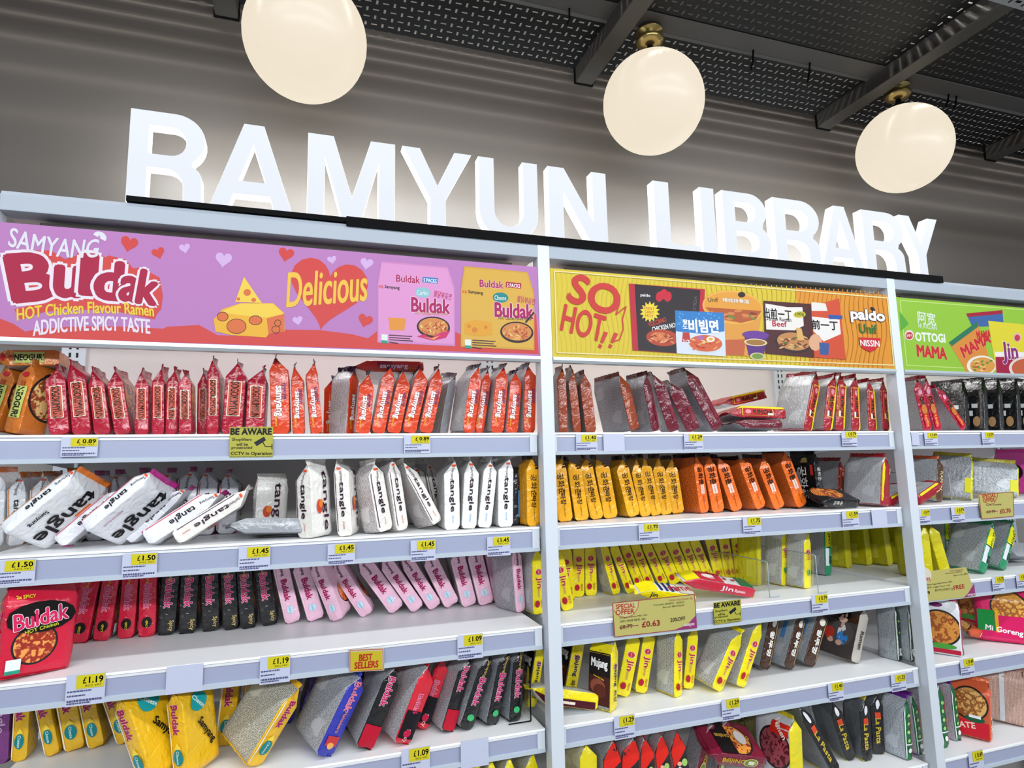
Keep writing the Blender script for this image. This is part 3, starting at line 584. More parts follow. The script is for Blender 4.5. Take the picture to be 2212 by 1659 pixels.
# ------------------------------------------------------------------ noodle packets
INK = '#17130f'
def T(s, v, ln, c, face='F', rot=-90, x=0, hh=None, b=.03, ol=0, oc=None): return ('t', s, v, ln, c, face, rot, x, hh, b, ol, oc)
def O(v, w, h, c, face='F', x=0): return ('o', v, w, h, c, face, x)
def R_(v, w, h, c, face='F', x=0): return ('r', v, w, h, c, face, x)
SB = back('#c6c9cd', '#83868c', .45); WB = back('#d9dbde', '#8a8d95', .5); GB = back('#9a9da2', '#55585e', .55)
def bul(c, oc, v=.56, ln=.40, b=.025, ol=.05): return T('Buldak', v, ln, c, b=b, ol=ol, oc=oc)
EMB = lambda v, x=0: [O(v, .6, .10, '#f3d9d6', x=x), O(v, .5, .09, '#c2343e', x=x), T('오뚜기', v, .06, '#f6e8e4', rot=-90, x=x, b=0)]
K = {
 # name: (words, spine, right face, left face, seal, prints)
 'sugo': ('crimson', '#a40f2c', food('#a40f2c', '#d98a4a', '#7c1c14'), WB, '#8c1228', [R_(.50, .66, .49, '#ead7c0'), R_(.50, .58, .465, '#b8503e'), T('SOGOKIMYUN', .50, .44, INK, hh=.40, b=.03), T('Samyang', .83, .15, '#e6a8a0', b=.01)]),
 'samor': ('orange-red', '#cc3f18', food('#cc3f18', '#f0c060', '#a03818'), SB, '#1d1b3c', [T('samyang', .43, .37, '#f6f2ee', hh=.40, b=.03, ol=.05, oc='#231c44', x=-.12), T('삼양라면', .56, .20, '#3a2a6a', x=.24, b=.01), T('Ramen', .17, .13, '#e8b03c', x=-.2, b=.01)]),
 'tanO': ('white orange-tipped', '#e4e6ea', foil('#e6e7ea'), WB, '#e8791e', [R_(.5, .05, .9, '#d9862c', x=-.42), T('tangle', .50, .32, '#191519', hh=.44, b=.02), T('Samyang', .83, .17, '#3a3440', b=.01), R_(.95, .22, .03, '#e0562c'), T('tangle', .50, .76, '#191519', 'R', x=.06, hh=.40, b=.025), T('Samyang', .33, .24, '#20203a', 'R', x=-.32, b=.03), R_(.66, .16, .22, '#e8702a', 'R', x=.30), O(.40, .13, .16, '#e8702a', 'R', .34)]),
 'tanM': ('white magenta-tipped', '#e4e4ea', foil('#e4e5ea'), WB, '#c4248a', [R_(.5, .05, .9, '#d04a5c', x=-.42), T('tangle', .50, .32, '#191519', hh=.44, b=.02), T('Samyang', .83, .17, '#3a3440', b=.01), R_(.95, .22, .03, '#e0562c'), T('tangle', .50, .76, '#191519', 'R', x=.10, hh=.40, b=.025), T('KIMCHI ROSE', .30, .26, '#b0407c', 'R', x=-.34, b=.01)]),
 'tanC': ('cream', '#e9e5de', foil('#e9e6e0'), back('#dcd7d4', '#6c5a68', .6, .1), '#e6e1d8', [R_(.5, .05, .86, '#4a2c46', x=-.40), T('tangle', .50, .44, '#2a1428', hh=.40, b=.025), T('Samyang', .80, .17, '#5a4a58', b=.01), R_(.92, .26, .03, '#e0562c'), T('creamy', .15, .10, '#c8603c', b=.01), T('tangle', .50, .78, '#3c1a34', 'R', x=.14, hh=.32, b=.02), O(.42, .26, .20, '#c8442c', 'R', -.16), O(.46, .20, .12, '#e07c34', 'R', -.10)]),
 'tanB': ('cream blue-printed', '#e8e7e4', foil('#e8e7e4'), back('#dcdad8', '#6c6a78', .6, .1), '#e6e4e0', [T('tangle', .50, .44, '#2a1428', hh=.40, b=.025), T('Samyang', .82, .17, '#5a4a58', b=.01), R_(.94, .26, .03, '#e0562c'), T('creamy', .16, .11, '#6fa6d6', b=.01)]),
 'bulR': ('scarlet', '#cf1238', food('#cf1238', '#f0a050', '#a02818', .062, .040), SB, '#b01030', [bul('#d23a72', '#f6dfe4', .56, .32), O(.20, .62, .15, '#1b1412'), T('2x', .225, .07, '#ecd23c', rot=0), T('SPICY', .17, .09, '#ecd23c', rot=-90, b=.02), T('Samyang', .84, .18, '#e0a83c', b=.01), O(.66, .98, .36, '#14100f', 'R', -.02), ('t', 'Buldak', .655, .74, '#d2285c', 'R', 8, -.02, .17, .03, .06, '#f8e8ee'), T('HOT Chicken', .53, .46, '#d2d83c', 'R', rot=10, b=.01), T('2x SPICY', .90, .26, '#ecd23c', 'R', rot=0, x=-.25), R_(.14, .2, .16, '#e8f0ec', 'R', -.33), R_(.08, .2, .04, '#2f9c84', 'R', -.33)]),
 'bulK': ('black', '#0b0b0d', food('#0b0b0d', '#d98a4a', '#7c2814'), SB, '#101013', [bul('#c81e62', '#f6e2ea', .58, .38), T('Samyang', .86, .20, '#c9a860', b=.01), T('Spicy', .13, .14, '#c9b070', b=.02, x=.25)]),
 'bulP': ('pale pink', '#efc0d6', food('#f0c2d6', '#e8803c', '#b83018', .06, .034), back('#b9babd', '#6a6a70', .6), '#e6aac6', [T('Buldak', .50, .30, '#a81858', hh=.36, b=.035), T('Samyang', .82, .19, '#40242f', b=.02), O(.20, .42, .12, '#c6e2f0'), T('Carbo', .20, .10, '#6aa6c6', b=.01), R_(.5, .05, .94, '#f7dbe8', x=-.43)]),
 'bulY': ('golden yellow', '#edb917', foil('#edb917'), back('#c6c3b4', '#5c5a52', .65, .1), '#e8b013', [bul('#a8185c', '#f8ecd0', .68, .32, .04, .06), R_(.5, .07, .94, '#f6efe0', x=-.42), O(.25, .60, .19, '#18848a'), T('Cheese', .25, .14, '#dcebe0', b=.01), ('p', [(-.20, .345), (.25, .345), (.02, .42)], '#f5d84c', 'F'), T('Samyang', .42, .36, '#1b1510', 'R', rot=-60, x=.10, b=.03), O(.80, .5, .22, '#1aa0a4', 'R', -.05), T('Cheese', .80, .2, '#dcebe0', 'R', rot=-50, x=-.05)]),
 'bulU': ('violet', '#3b1a86', food('#3b1a86', '#d9803c', '#9a2a1a'), back('#b9bcc4', '#5a5f70', .6), '#2a2590', [bul('#e2708c', '#f6e6ee', .76, .34, .03, .04), T('Habanero', .44, .26, '#d88a6c', b=.02), O(.16, .4, .08, '#b4b45c')]),
 'bulB': ('royal blue', '#2c33a8', food('#3a2a9a', '#d9603c', '#9a2a1a'), back('#c3c6ce', '#5a5f70', .6), '#2740b8', [bul('#e2708c', '#f6e6ee', .76, .34, .03, .04), T('Habanero', .44, .26, '#d88a6c', b=.02), R_(.20, .7, .12, '#c83c3c'), O(.14, .4, .08, '#e8a85c')]),
 'bulKR': ('black and red', '#0d0b0f', foil('#a8152c'), back('#c9cbcf', '#5f6268', .65), '#b01a30', [bul('#c81e62', '#f6e2ea', .72, .34), R_(.16, .98, .28, '#b5142e')]),
 'bulRK': ('black-footed red', '#d01a30', foil('#b0152c'), back('#cfd1d5', '#5f6268', .65), '#d01a30', [bul('#d02a68', '#f6e2ea', .52, .26), R_(.26, .98, .36, '#17141a'), T('Spicy', .12, .16, '#e8b0b8', b=.02), O(.15, .5, .1, '#c01a44')]),
 'bulG': ('black green-marked', '#0b0b0d', food('#0b0b0d', '#6a4a2c', '#2c1810'), back('#aeb2b8', '#4a4d54', .5), '#101013', [bul('#c22a6a', '#f6e2ea', .52, .36), O(.17, .5, .09, '#3fae6a'), T('Samyang', .84, .22, '#c9a860', b=.01)]),
 'gongY': ('amber', '#f0aa12', food('#1b1411', '#8c4a34', '#2c1410', .09, .05), back('#f0aa12', '#4a3208', .75, 0), '#1b1411', [T('공화춘', .60, .32, '#2a1408', hh=.44, b=.01), T('짜장', .36, .17, '#2a1408', hh=.36, b=.02), R_(.905, .30, .025, '#2a1408', x=.30), R_(.865, .30, .025, '#2a1408', x=.30), T('Gonghwachun', .17, .18, '#4a3010', b=0)]),
 'gongO': ('bright orange', '#f4701a', food('#1b1411', '#a85a34', '#2c1410', .09, .05), back('#ef7428', '#5a220a', .8, 0), '#1b1411', [T('공화춘', .66, .30, '#2a1408', hh=.50, b=.03), R_(.42, .36, .17, '#f7e6da'), T('아주매운맛', .42, .15, '#d8501a', b=.01), T('Gonghwachun', .18, .22, '#4a2010', b=0), R_(.905, .28, .02, '#2a1408', x=.32)]),
 'gongK': ('black', '#141316', food('#141316'), foil('#141316'), '#121114', [T('공화춘', .46, .60, '#eceae4', 'L', hh=.32, x=.05, b=.01), R_(.86, .26, .03, '#e8b07c', 'L', .12), O(.90, .22, .08, '#d9d46a', 'L', .12), T('공화춘', .62, .24, '#d8d6d0', b=.01), R_(.5, .34, .34, '#8a8a90', 'L', -.2), R_(.70, .1, .2, '#c23a2c', 'L', .4)]),
 'jin': ('lemon yellow', '#f2e000', food('#f2e000', '#e8803c', '#a02c18'), back('#cfd2d2', '#6a6e70', .6, .15), '#ecd800', EMB(.64) + [T('Jin', .48, .15, '#b81e3c', hh=.56, b=.02, ol=.04, oc='#f6eed8'), T('Ramen', .33, .13, '#b8507c', hh=.22, b=0), O(.16, .42, .11, '#b01e34', x=-.16), T('매운맛', .16, .11, '#a81c30', x=.24, b=.01)]),
 'jinW': ('white-backed yellow', '#f2e21a', food('#f2e000', '#e8803c', '#a02c18'), back('#d9dbdc', '#74787c', .5, .05), '#ecd800', EMB(.64) + [T('Jin', .58, .14, '#b81e3c', hh=.50, b=.03), O(.28, .40, .11, '#2c8a5a')]),
 'jinM': ('yellow black-lettered', '#f0dc10', food('#f0dc10', '#8c4a2c', '#2c1810'), back('#b9bdbf', '#5a5e60', .75, .15), '#e8d410', EMB(.64) + [T('Jjajang', .52, .30, '#1a1512', hh=.42, b=.03, ol=.05, oc='#f4efd8'), T('짜장', .22, .16, '#4a3a20', b=.02), R_(.66, .98, .40, '#1b1513', 'L'), R_(.88, .98, .14, '#e8d41a', 'L'), R_(.28, .98, .42, '#4a1f18', 'L'), T('Mujang', .66, .74, '#f2f0ee', 'L', 0, 0, .15, .05, .05, '#14110f'), O(.34, .70, .22, '#8c4a38', 'L', -.05), O(.28, .6, .2, '#5c2a20', 'L', .05), T('Roast Red Bean', .47, .5, '#e8d83a', 'L', rot=-14, b=.02)]),
 'jinS': ('yellow blue-striped', '#f0dc10', foil('#e6e4de'), SB, '#ecd800', [T('Jin', .75, .12, '#1d2a5a', b=.02), R_(.84, .98, .30, '#f0dc10', 'R')] + [R_(.62 - .10 * k, .9, .045, '#1d2a5a', 'R') for k in range(3)] + [R_(.16, .98, .26, '#c8c4b0', 'R'), T('ramen', .2, .5, '#b0203a', 'R', rot=-80, b=.02)]),
 'jinC': ('red, white and green', '#c4203c', foil('#dcd6d2'), SB, '#ecd800', [T('Jin', .40, .16, '#f6e8ec', hh=.5, b=.03), T('Ramen', .22, .14, '#f6d0d8'), R_(.90, .98, .2, '#f0dc10', 'R'), R_(.62, .98, .34, '#c8283a', 'R'), O(.62, .5, .2, '#e8dcd4', 'R'), R_(.12, .98, .2, '#1d6a3c', 'R'), T('Jin', .36, .5, '#a81c44', 'R', rot=-90, hh=.3, b=.03)] + [R_(.40 + .06 * k, .12, .02, '#2a1c1a', 'R', .3) for k in range(4)]),
 'jinF': ('yellow white-backed', '#f0dc10', back('#d9dcdd', '#7a7e84', .45, .05), back('#d9dcdd', '#7a7e84', .45, .05), '#e8d410', [R_(.5, .45, .92, '#4a1420', x=-.25), R_(.5, .16, .3, '#e8d9c8', x=-.25), R_(.7, .2, .2, '#b81c30', x=-.25)]),
 'kim': ('maroon and yellow', '#9c1626', food('#9c1626'), back('#b4b7ba', '#85888d', .5, .35), '#8c1424', [R_(.5, .20, .96, '#d9c81a', x=.40), R_(.52, .66, .56, '#e6b23c'), R_(.52, .60, .53, '#b01c2c'), T('KIMCHI', .44, .32, '#15100e', hh=.34, b=.04, ol=.05, oc='#f2d04a'), O(.70, .36, .10, '#d98a94'), R_(.30, .16, .10, '#d9dce4', x=-.2)]),
 'kimS': ('silver-backed maroon', '#9c1626', food('#9c1626'), back('#cacdd1', '#95989e', .5, .3), '#a41a28', [R_(.55, .22, .9, '#d9cc1a', x=-.36), R_(.72, .1, .12, '#e6d2a0', x=.3)]),
 'rust': ('rust-brown', '#8c3a1a', foil('#8c3a1a'), back('#8f9095', '#54555a', .55, .4), '#5c1f14', []),
 'maro': ('dark maroon', '#641426', foil('#641426'), back('#9c9da3', '#595a60', .55, .4), '#4c0f1c', [R_(.3, .3, .3, '#701a2c', x=.3)]),
 'neo': ('orange', '#c8701e', food('#b8641c', '#d9b070', '#8c3a1c'), SB, '#a85a1c', [O(.85, .5, .08, '#c02030'), R_(.45, .70, .46, '#b9c46a'), T('NEOGURI', .45, .40, '#1c1a12', hh=.40, b=.04), R_(.72, .3, .08, '#a04a2a')]),
 'silv': ('silver', '#94979c', metalfoil('#b4b7bb'), back('#a9acb1', '#5c5f66', .6, .35), '#8c8f94', []),
 'silY': ('silver yellow-edged', '#d4cf1c', back('#b4b8bc', '#62666c', .6, .2), back('#b2b6ba', '#5c6066', .6, .25), '#a89c18', [T('라면', .5, .3, '#4a4a20', b=.01), R_(.32, .16, .34, '#d8d41e', 'L', .42)]),
 'silO': ('silver orange-tipped', '#5a3a24', foil('#c8562c'), back('#ccd1d6', '#7a8088', .6, .15), '#d9602c', [T('RAMEN', .5, .4, '#d8c8a0', b=.02), R_(.14, .22, .16, '#d8dc20', 'L', .34)]),
 'oliv': ('olive yellow', '#cfc414', foil('#c4bb14'), foil('#c2ba12'), '#b4aa10', [R_(.3, .3, .3, '#d6cf4a', 'L', .1)]),  # plain yellow packets; the shade they stand in is mixed into the foil colour
 'pal': ('dark brown', '#43240f', food('#43240f'), back('#bfcad2', '#6d7f8c', .6, .1), '#3a1d0c', [T('왕뚜껑', .45, .40, '#f4f0ea', hh=.40, b=.05), O(.80, .46, .13, '#e6e0d6'), R_(.5, .04, .8, '#c9a860', x=.34), R_(.62, .12, .3, '#4a8ac8', 'L', .22)]),
 'palF': ('brown portrait-printed', '#b9b2a8', food('#43240f'), foil('#3c2412'), '#3a1d0c', [R_(.34, .96, .62, '#4a4444', 'L'), T('면왕', .86, .36, '#f4f2ee', 'L', 0, -.26, .14, .05), ('person',), T('Ramen', .4, .3, '#4a3a2c')]),
 'grn': ('silver dark-green-edged', '#12301e', back('#b4b8ba', '#62666a', .6), back('#b9c1c6', '#6c757c', .6, .25), '#c9ccce', [R_(.5, .20, .96, '#d8dadb', x=-.40), O(.70, .3, .04, '#7cb04a'), O(.50, .3, .04, '#7cb04a'), R_(.16, .44, .12, '#d4d8d0'), T('MI', .16, .08, '#15181a', b=.03)]),
 'grnP': ('white purple-and-green', '#11673a', foil('#c8143c'), back('#ccd2da', '#7c838c', .6, .1), '#6a2490', [R_(.5, .12, .98, '#e6e8ea', x=-.44), R_(.5, .12, .98, '#a02a2c', x=.44)] + [O(.32 + .14 * k, .42, .06, '#9ccf7a') for k in range(4)] + [R_(.26, .9, .02, '#e6ebe8'), O(.16, .5, .08, '#e6ebe8')]),
 'grnL': ('green and lemon', '#12885a', foil('#0f7a4e'), back('#b9bfc4', '#6a7076', .6, .25), '#0f8a58', [R_(.74, .92, .36, '#e6e01c'), T('LEMON', .70, .30, '#1a3a20', x=.15, b=.03), R_(.36, .46, .34, '#d8dde2', x=-.24), T('MI', .30, .12, '#123a20', x=.25, b=.03)]),
 'orG': ('orange clear-fronted', '#d8531e', food('#c8622c', '#e0b468', '#a8641c', .10, .05), food('#c8562c', '#e0b060', '#94561c', .105, .052), '#d8602c', [T('MI', .3, .2, '#f4e6d0'), R_(.16, .96, .28, '#c81e30', 'L'), T('SATE', .2, .4, '#f0d0c0', 'L', rot=8), O(.34, .4, .12, '#1b5a3a', 'L', .2), R_(.38, .24, .05, '#e8ecea', 'L', .2)]),
 'nood': ('noodle-printed white', '#e0e2e6', food('#e0e2e6'), food('#e3e4e8', '#d99038', '#9c4c18', .085, .058), '#b8244c', [R_(.5, .2, .96, '#b01c4a', x=-.35), O(.90, .3, .08, '#7a2a6a', 'L', 0), O(.16, .6, .1, '#4a9a3c', 'L', .1), R_(.07, .96, .08, '#b81c3c', 'L')]),
 'indo': ('pink and green', '#d81e62', food('#d81e62', '#e8b04a', '#a85a1c', .12, .05), food('#d81e62', '#e9b24c', '#a85a1c', .12, .055), '#d01a5a', [R_(.30, .96, .42, '#d81e62', 'L'), R_(.40, .36, .4, '#148a3c', 'L', -.34), R_(.40, .06, .44, '#e8b01e', 'L', -.12), T('Mi Goreng', .22, .7, '#f4eef0', 'L', rot=-6, b=.03)]),
 'brn': ('brown translucent', '#a9786a', foil('#a9786a'), back('#b08676', '#d8c0b4', .7, .05), '#9c6c5e', [R_(.5, .10, .98, '#d4d6da', 'L', .05)]),
 'tom': ('crimson tube-like', '#a81436', foil('#a81436'), back('#9c9c9e', '#5a5a5c', .7, .3), '#8c1030', [O(.76, .52, .10, '#dc9cb4'), T('OK', .58, .16, '#16110c', hh=.44, b=.05, ol=.06, oc='#e8c03c'), O(.42, .6, .2, '#b8702c'), R_(.20, .56, .26, '#b8182c'), T('RAMEN', .20, .2, '#e8a03c')]),
 'kclr': ('glossy black', '#17171a', foil('#1a1a1d'), foil('#17171a'), '#121214', [R_(.50, .16, .08, '#cfd2d6', 'L', .0), R_(.50, .16, .08, '#cfd2d6', 'L', .25), R_(.36, .2, .10, '#d4d8dc', 'L', .1), O(.26, .16, .07, '#d8dcdc', 'L', .0), O(.2, .2, .2, '#b08a60', 'L', .3)]),
 'pink': ('hot pink', '#e03a9c', foil('#e03a9c'), foil('#e248a4'), '#d82c90', [O(.5, .5, .4, '#1a1418', 'L', .1)]),
 'odae': ('red and black', '#1c1418', foil('#d8281e'), back('#cfd3d8', '#6a6e74', .6, .15), '#d8281e', [('p', [(-.48, .97), (.48, .97), (.48, .76), (-.48, .56)], '#d8281e', 'F'), T('OH DAE', .46, .20, '#f0f0ee', rot=-70, b=.04), O(.60, .4, .1, '#9cc06a', x=.24), R_(.25, .9, .2, '#1d7a48'), O(.60, .3, .06, '#e8a890', x=-.1)]),
 'beij': ('maroon gold-lettered', '#7c1030', food('#7c1030'), back('#b9bcc0', '#5c5f64', .4, .3), '#6c0e2a', [T('BEIJING', .62, .38, '#c9a42c', hh=.4, b=.04), O(.30, .7, .28, '#c8c47a'), O(.30, .6, .22, '#7a8a3c'), R_(.3, .3, .1, '#e6e0c8'), R_(.70, .98, .3, '#181112', 'R'), T('BEIJING HUTONG', .5, .6, '#d8a83c', 'R', b=.02), O(.35, .4, .2, '#d8d0d0', 'R')]),
 'vege': ('red bean-printed', '#e2d21c', food('#e2d21c'), food('#c9cdd2', '#a84a54', '#5c1420', .09, .058), '#e0d01a', [R_(.82, .5, .18, '#d82c20', 'L', .22), T('ramen', .82, .3, '#f6e8d8', 'L', rot=-50, x=.22)]),
 'olbk': ('olive translucent', '#b8ac1a', foil('#8c8438'), back('#8d8650', '#3a3620', .7, .05), '#b0a41a', [T('VEGAN', .5, .6, '#4a4420', 'L', b=.02)]),
 'past': ('black gold-lettered', '#141315', foil('#141315'), back('#6c7074', '#8a9096', .5, .2), '#e6d64a', [T('La Pasta', .40, .40, '#c9b040', hh=.42, b=.03), R_(.66, .46, .10, '#d84a2c'), O(.84, .34, .16, '#eceef0')]),
 'yelC': ('yellow cream-fronted', '#f0de12', foil('#e6dfae'), back('#d8d2a8', '#8a8468', .3, 0), '#ecd800', [R_(.4, .5, .2, '#eeeadc')]),
 'purp': ('purple', '#7a3a7c', foil('#7a3a7c'), foil('#7a3a7c'), '#5c2a60', [T('tangle', .6, .4, '#c8a0c8', b=.02)]),
 'blk2': ('black blue-faced', '#1b1c24', foil('#4a7ab0'), foil('#1d2230'), '#15161c', [R_(.4, .2, .5, '#4f86c0', x=.3)]),
}
SIDE_DARK = {}
rng = random.Random(11)

def packet_mesh(kind, t, d, h, seed, loose=1.0):
    """Pillow pouch: spine on -y at y=0, depth to y=d, height h; t thick. Returns the three builders."""
    words, sp, mr, ml, seal, prints = K[kind]
    ms = foil(sp); r = random.Random(seed)
    ox = Vector((r.uniform(-50, 50), r.uniform(-50, 50), r.uniform(-50, 50)))
    bow = r.uniform(-.5, .5) * .002 * loose; lean2 = r.uniform(-.0018, .0018) * loose
    top0 = r.uniform(.78, .86)
    hs = h - .012                                         # height of the pouch below the top fin
    def prof(v):
        k = 1.0
        if v < .07: u = v / .07; k = .66 + .34 * math.sin(u * math.pi / 2)
        if v > top0: u = (v - top0) / (1 - top0); k = max(.04, 1 - u * .97)
        e = 1.0
        if v < .06: e = .98 + .02 * (v / .06)
        if v > top0: e = 1 - .05 * ((v - top0) / (1 - top0))
        return t / 2 * k, e, k
    def disp(p, v):
        a = .0015 + .0036 * max(0, 1 - v / .22) + .0044 * max(0, (v - .66) / .34)
        q = p * 30 + ox; n1 = noise.noise(q); n2 = .6 - 2.2 * abs(noise.noise(p * 46 - ox))
        return loose * a * (n1 * .9 + n2 * .75)
    skew = r.uniform(-.30, .30) * t * min(1, loose)
    def warp(p):
        v = p.z / hs; p.x += bow * math.sin(math.pi * v) + lean2 * v + skew * max(0, (v - top0) / (1 - top0)); return p
    def front(x, z, o=0):
        v = z / hs; tx, e, k = prof(v); s = max(-1, min(1, x / max(tx, 1e-4)))
        y0 = d * (1 - e); p = Vector((x, y0 - .0022 * k * (1 - s * s), z))
        p.y -= disp(Vector((x, 0, z)), v) * min(1, 2.2 * (1 - abs(s)) + .15) + o; return warp(p)
    def side(sgn, y, z, o=0):
        v = z / hs; tx, e, k = prof(v); c = (y - d / 2) / (d / 2)
        b = 1 + .05 * (1 - c * c); p = Vector((sgn * tx * b, y, z))
        p.x += sgn * (disp(Vector((sgn * .5, y, z)), v) * .45 * max(.15, 1 - abs(c) ** 6) + o); return warp(p)
    vs_ = [0, .015, .035, .06, .095, .14, .22, .30, .38, .46, .54, .62, .70, .77, top0, top0 + (1 - top0) * .35, top0 + (1 - top0) * .7, 1]
    SX = (-.985, -.90, -.5, 0, .5, .90, .985); SY = (.018, .07, .2, .36, .52, .68, .84, .96)
    mb = MB(); v3 = []; nr = len(SX) * 2 + len(SY) * 2 - 4 + 0
    rings = []
    for v in vs_:
        z = v * hs; tx, e, k = prof(v); ring = []
        for s in SX: ring.append((front(s * tx, z), 0))
        for y in SY: ring.append((side(1, y * d, z), 1))
        for s in (.6, 0, -.6):
            p = Vector((s * tx, d * e + .002 * k, z)); p.y += disp(Vector((s * tx, d, z)), v) * .8; ring.append((warp(p), 2))
        for y in SY[::-1]: ring.append((side(-1, y * d, z), 3))
        rings.append(ring)
    n = len(rings[0]); vv = [p for ring in rings for p, _ in ring]
    im = [mb.mi(ms), mb.mi(mr), mb.mi(ml)]
    mb.v = [tuple(p) for p in vv]
    for i in range(len(vs_) - 1):
        for k in range(n):
            k2 = (k + 1) % n; mb.f.append([i * n + k, i * n + k2, (i + 1) * n + k2, (i + 1) * n + k])
            g = rings[0][k][1]; g2 = rings[0][k2][1]
            mb.m.append(im[1] if g == g2 == 1 else im[2] if g == g2 == 3 else im[0]); mb.sm.append(True)
    mb.f.append(list(range(n))[::-1]); mb.m.append(im[0]); mb.sm.append(False)
    mb.f.append([(len(vs_) - 1) * n + k for k in range(n)]); mb.m.append(im[0]); mb.sm.append(False)
    # prints
    lay = [0.0011]
    def put(face, pts, faces, mat):
        lay[0] += .000012; o = lay[0]; w = []
        for a, b in pts:
            z = min(max(b, .004), hs * .97)
            if face == 'F':
                tx = prof(z / hs)[0] * .97; w.append(front(min(max(a, -tx), tx), z, o))
            else:
                y = d / 2 + (a if face == 'R' else -a); w.append(side(1 if face == 'R' else -1, min(max(y, .012 * d), .988 * d), z, o))
        mb.add(w, faces, mat, True)
    def wid(face): return t if face == 'F' else d
    for q in prints:
        lay[0] += .00022
        if q[0] == 't':
            _, s, v0, ln, c, face, rot, x, hh, b, ol, oc = q; Wd = wid(face); H = hh * (Wd if face == 'F' or abs(rot) > 45 else h) if hh else None
            Ln = ln * (h if abs(rot) > 45 else Wd); a = math.radians(rot); ca, sa = math.cos(a), math.sin(a)
            if H is None:
                g = glyphs(s); H0 = (g[5] - g[4]) * Ln / max(g[3] - g[2], .01)
                if face == 'F' and H0 > .75 * Wd and abs(rot) > 45: H = .62 * Wd
            was = True
            for pv, pf, isO in lettering(s, Ln, H, b, ol):
                if was and not isO and ol: lay[0] += .0003
                was = isO
                put(face, [(x * Wd + p * ca - r_ * sa, v0 * hs + p * sa + r_ * ca) for p, r_ in pv], pf, flat(oc if isO else c, .35))
        elif q[0] in 'or' and len(q) == 7:
            _, v0, w, hh, c, face, x = q; Wd = wid(face); cx = x * Wd; cz = v0 * hs; w = w * Wd / 2; hh = hh * hs / 2
            if q[0] == 'o':
                pts = [(cx, cz)]; fs = []
                for rr in (.5, 1):
                    for k in range(14): pts.append((cx + w * rr * math.cos(k * math.pi / 7), cz + hh * rr * math.sin(k * math.pi / 7)))
                for k in range(14): fs.append((0, 1 + k, 1 + (k + 1) % 14)); fs.append((1 + k, 15 + k, 15 + (k + 1) % 14, 1 + (k + 1) % 14))
            else:
                nx, nz = (6 if face == 'F' else 10), max(4, int(hh / .0035)); pts = []; fs = []
                for j in range(nz + 1):
                    for i in range(nx + 1): pts.append((cx - w + 2 * w * i / nx, cz - hh + 2 * hh * j / nz))
                for j in range(nz):
                    for i in range(nx): a = j * (nx + 1) + i; fs.append((a, a + 1, a + nx + 2, a + nx + 1))
            put(face, pts, fs, flat(c, .35))
        elif q[0] == 'p':
            _, P, c, face = q; Wd = wid(face); pts = []; fs = []
            cx = sum(p[0] for p in P) / len(P); cz = sum(p[1] for p in P) / len(P); pts = [(cx * Wd, cz * hs)]
            M_ = []
            for i, p in enumerate(P):
                p2 = P[(i + 1) % len(P)]
                for k in range(4): u = k / 4; M_.append(((p[0] + (p2[0] - p[0]) * u) * Wd, (p[1] + (p2[1] - p[1]) * u) * hs))
            m_ = len(M_); pts += [((a + pts[0][0]) / 2, (b + pts[0][1]) / 2) for a, b in M_] + M_
            for k in range(m_): fs.append((0, 1 + k, 1 + (k + 1) % m_)); fs.append((1 + k, 1 + m_ + k, 1 + m_ + (k + 1) % m_, 1 + (k + 1) % m_))
            put(face, pts, fs, flat(c, .35))
        elif q[0] == 'person':
            def ell(cx, v0, w, hh, c):
                pts = [(cx * d, v0 * hs)]; fs = []
                for rr in (.5, 1):
                    for k in range(14): pts.append(((cx + w * rr * math.cos(k * math.pi / 7)) * d, (v0 + hh * rr * math.sin(k * math.pi / 7)) * hs))
                for k in range(14): fs.append((0, 1 + k, 1 + (k + 1) % 14)); fs.append((1 + k, 15 + k, 15 + (k + 1) % 14, 1 + (k + 1) % 14))
                put('L', pts, fs, flat(c, .35))
            ell(.14, .42, .30, .22, '#5a5252'); ell(.14, .44, .10, .16, '#eceae8'); ell(.13, .58, .05, .06, '#dcb09c')
            ell(.12, .77, .17, .12, '#16120f'); ell(.12, .72, .125, .115, '#e6bda8'); ell(.10, .81, .15, .06, '#16120f')
            for x in (.07, .16): ell(x, .725, .016, .008, '#2a1a14')
            ell(.115, .655, .035, .008, '#b8584e'); ell(-.16, .38, .13, .11, '#c8382c'); ell(.18, .34, .14, .12, '#3a8ad8'); ell(-.10, .26, .08, .05, '#dcb09c'); ell(.12, .24, .08, .05, '#dcb09c')
    # crimped fins: one standing on the gable, one tucked flat under the foot
    sm = foil(seal)
    def fin(z0, z1, wav):
        f = MB(); a = []; N_ = 15; ph = r.uniform(0, 6.28); amp = r.uniform(.0012, .0035) * loose; curl = r.uniform(-.006, .006) * loose
        for j in range(4):
            u = j / 3
            for i in range(N_):
                y = d * (.045 + .91 * i / (N_ - 1)); e = (1 - i / (N_ - 1)) ** 3
                x = lean2 + skew + u * (amp * math.sin(ph + i * .55) * 1.4 + curl * e); z = z0 + (z1 - z0) * u
                if j == 3: z += .0012 * (i % 2) * (1 if z1 > z0 else -1)
                a.append((x, y - .004 * e * u, z))
        k = len(a); th = .0005
        v = [(x - th, y, z) for x, y, z in a] + [(x + th, y, z) for x, y, z in a]; fs = []
        for j in range(3):
            for i in range(N_ - 1):
                q0 = j * N_ + i; fs.append((q0, q0 + N_, q0 + N_ + 1, q0 + 1)); fs.append((k + q0, k + q0 + 1, k + q0 + N_ + 1, k + q0 + N_))
        for j in range(3):
            for i in (0, N_ - 1):
                q0 = j * N_ + i; g = (q0, k + q0, k + q0 + N_, q0 + N_); fs.append(g if i == 0 else g[::-1])
        for j in (0, 3):
            for i in range(N_ - 1): q0 = j * N_ + i; g = (q0, q0 + 1, k + q0 + 1, k + q0); fs.append(g if j else g[::-1])
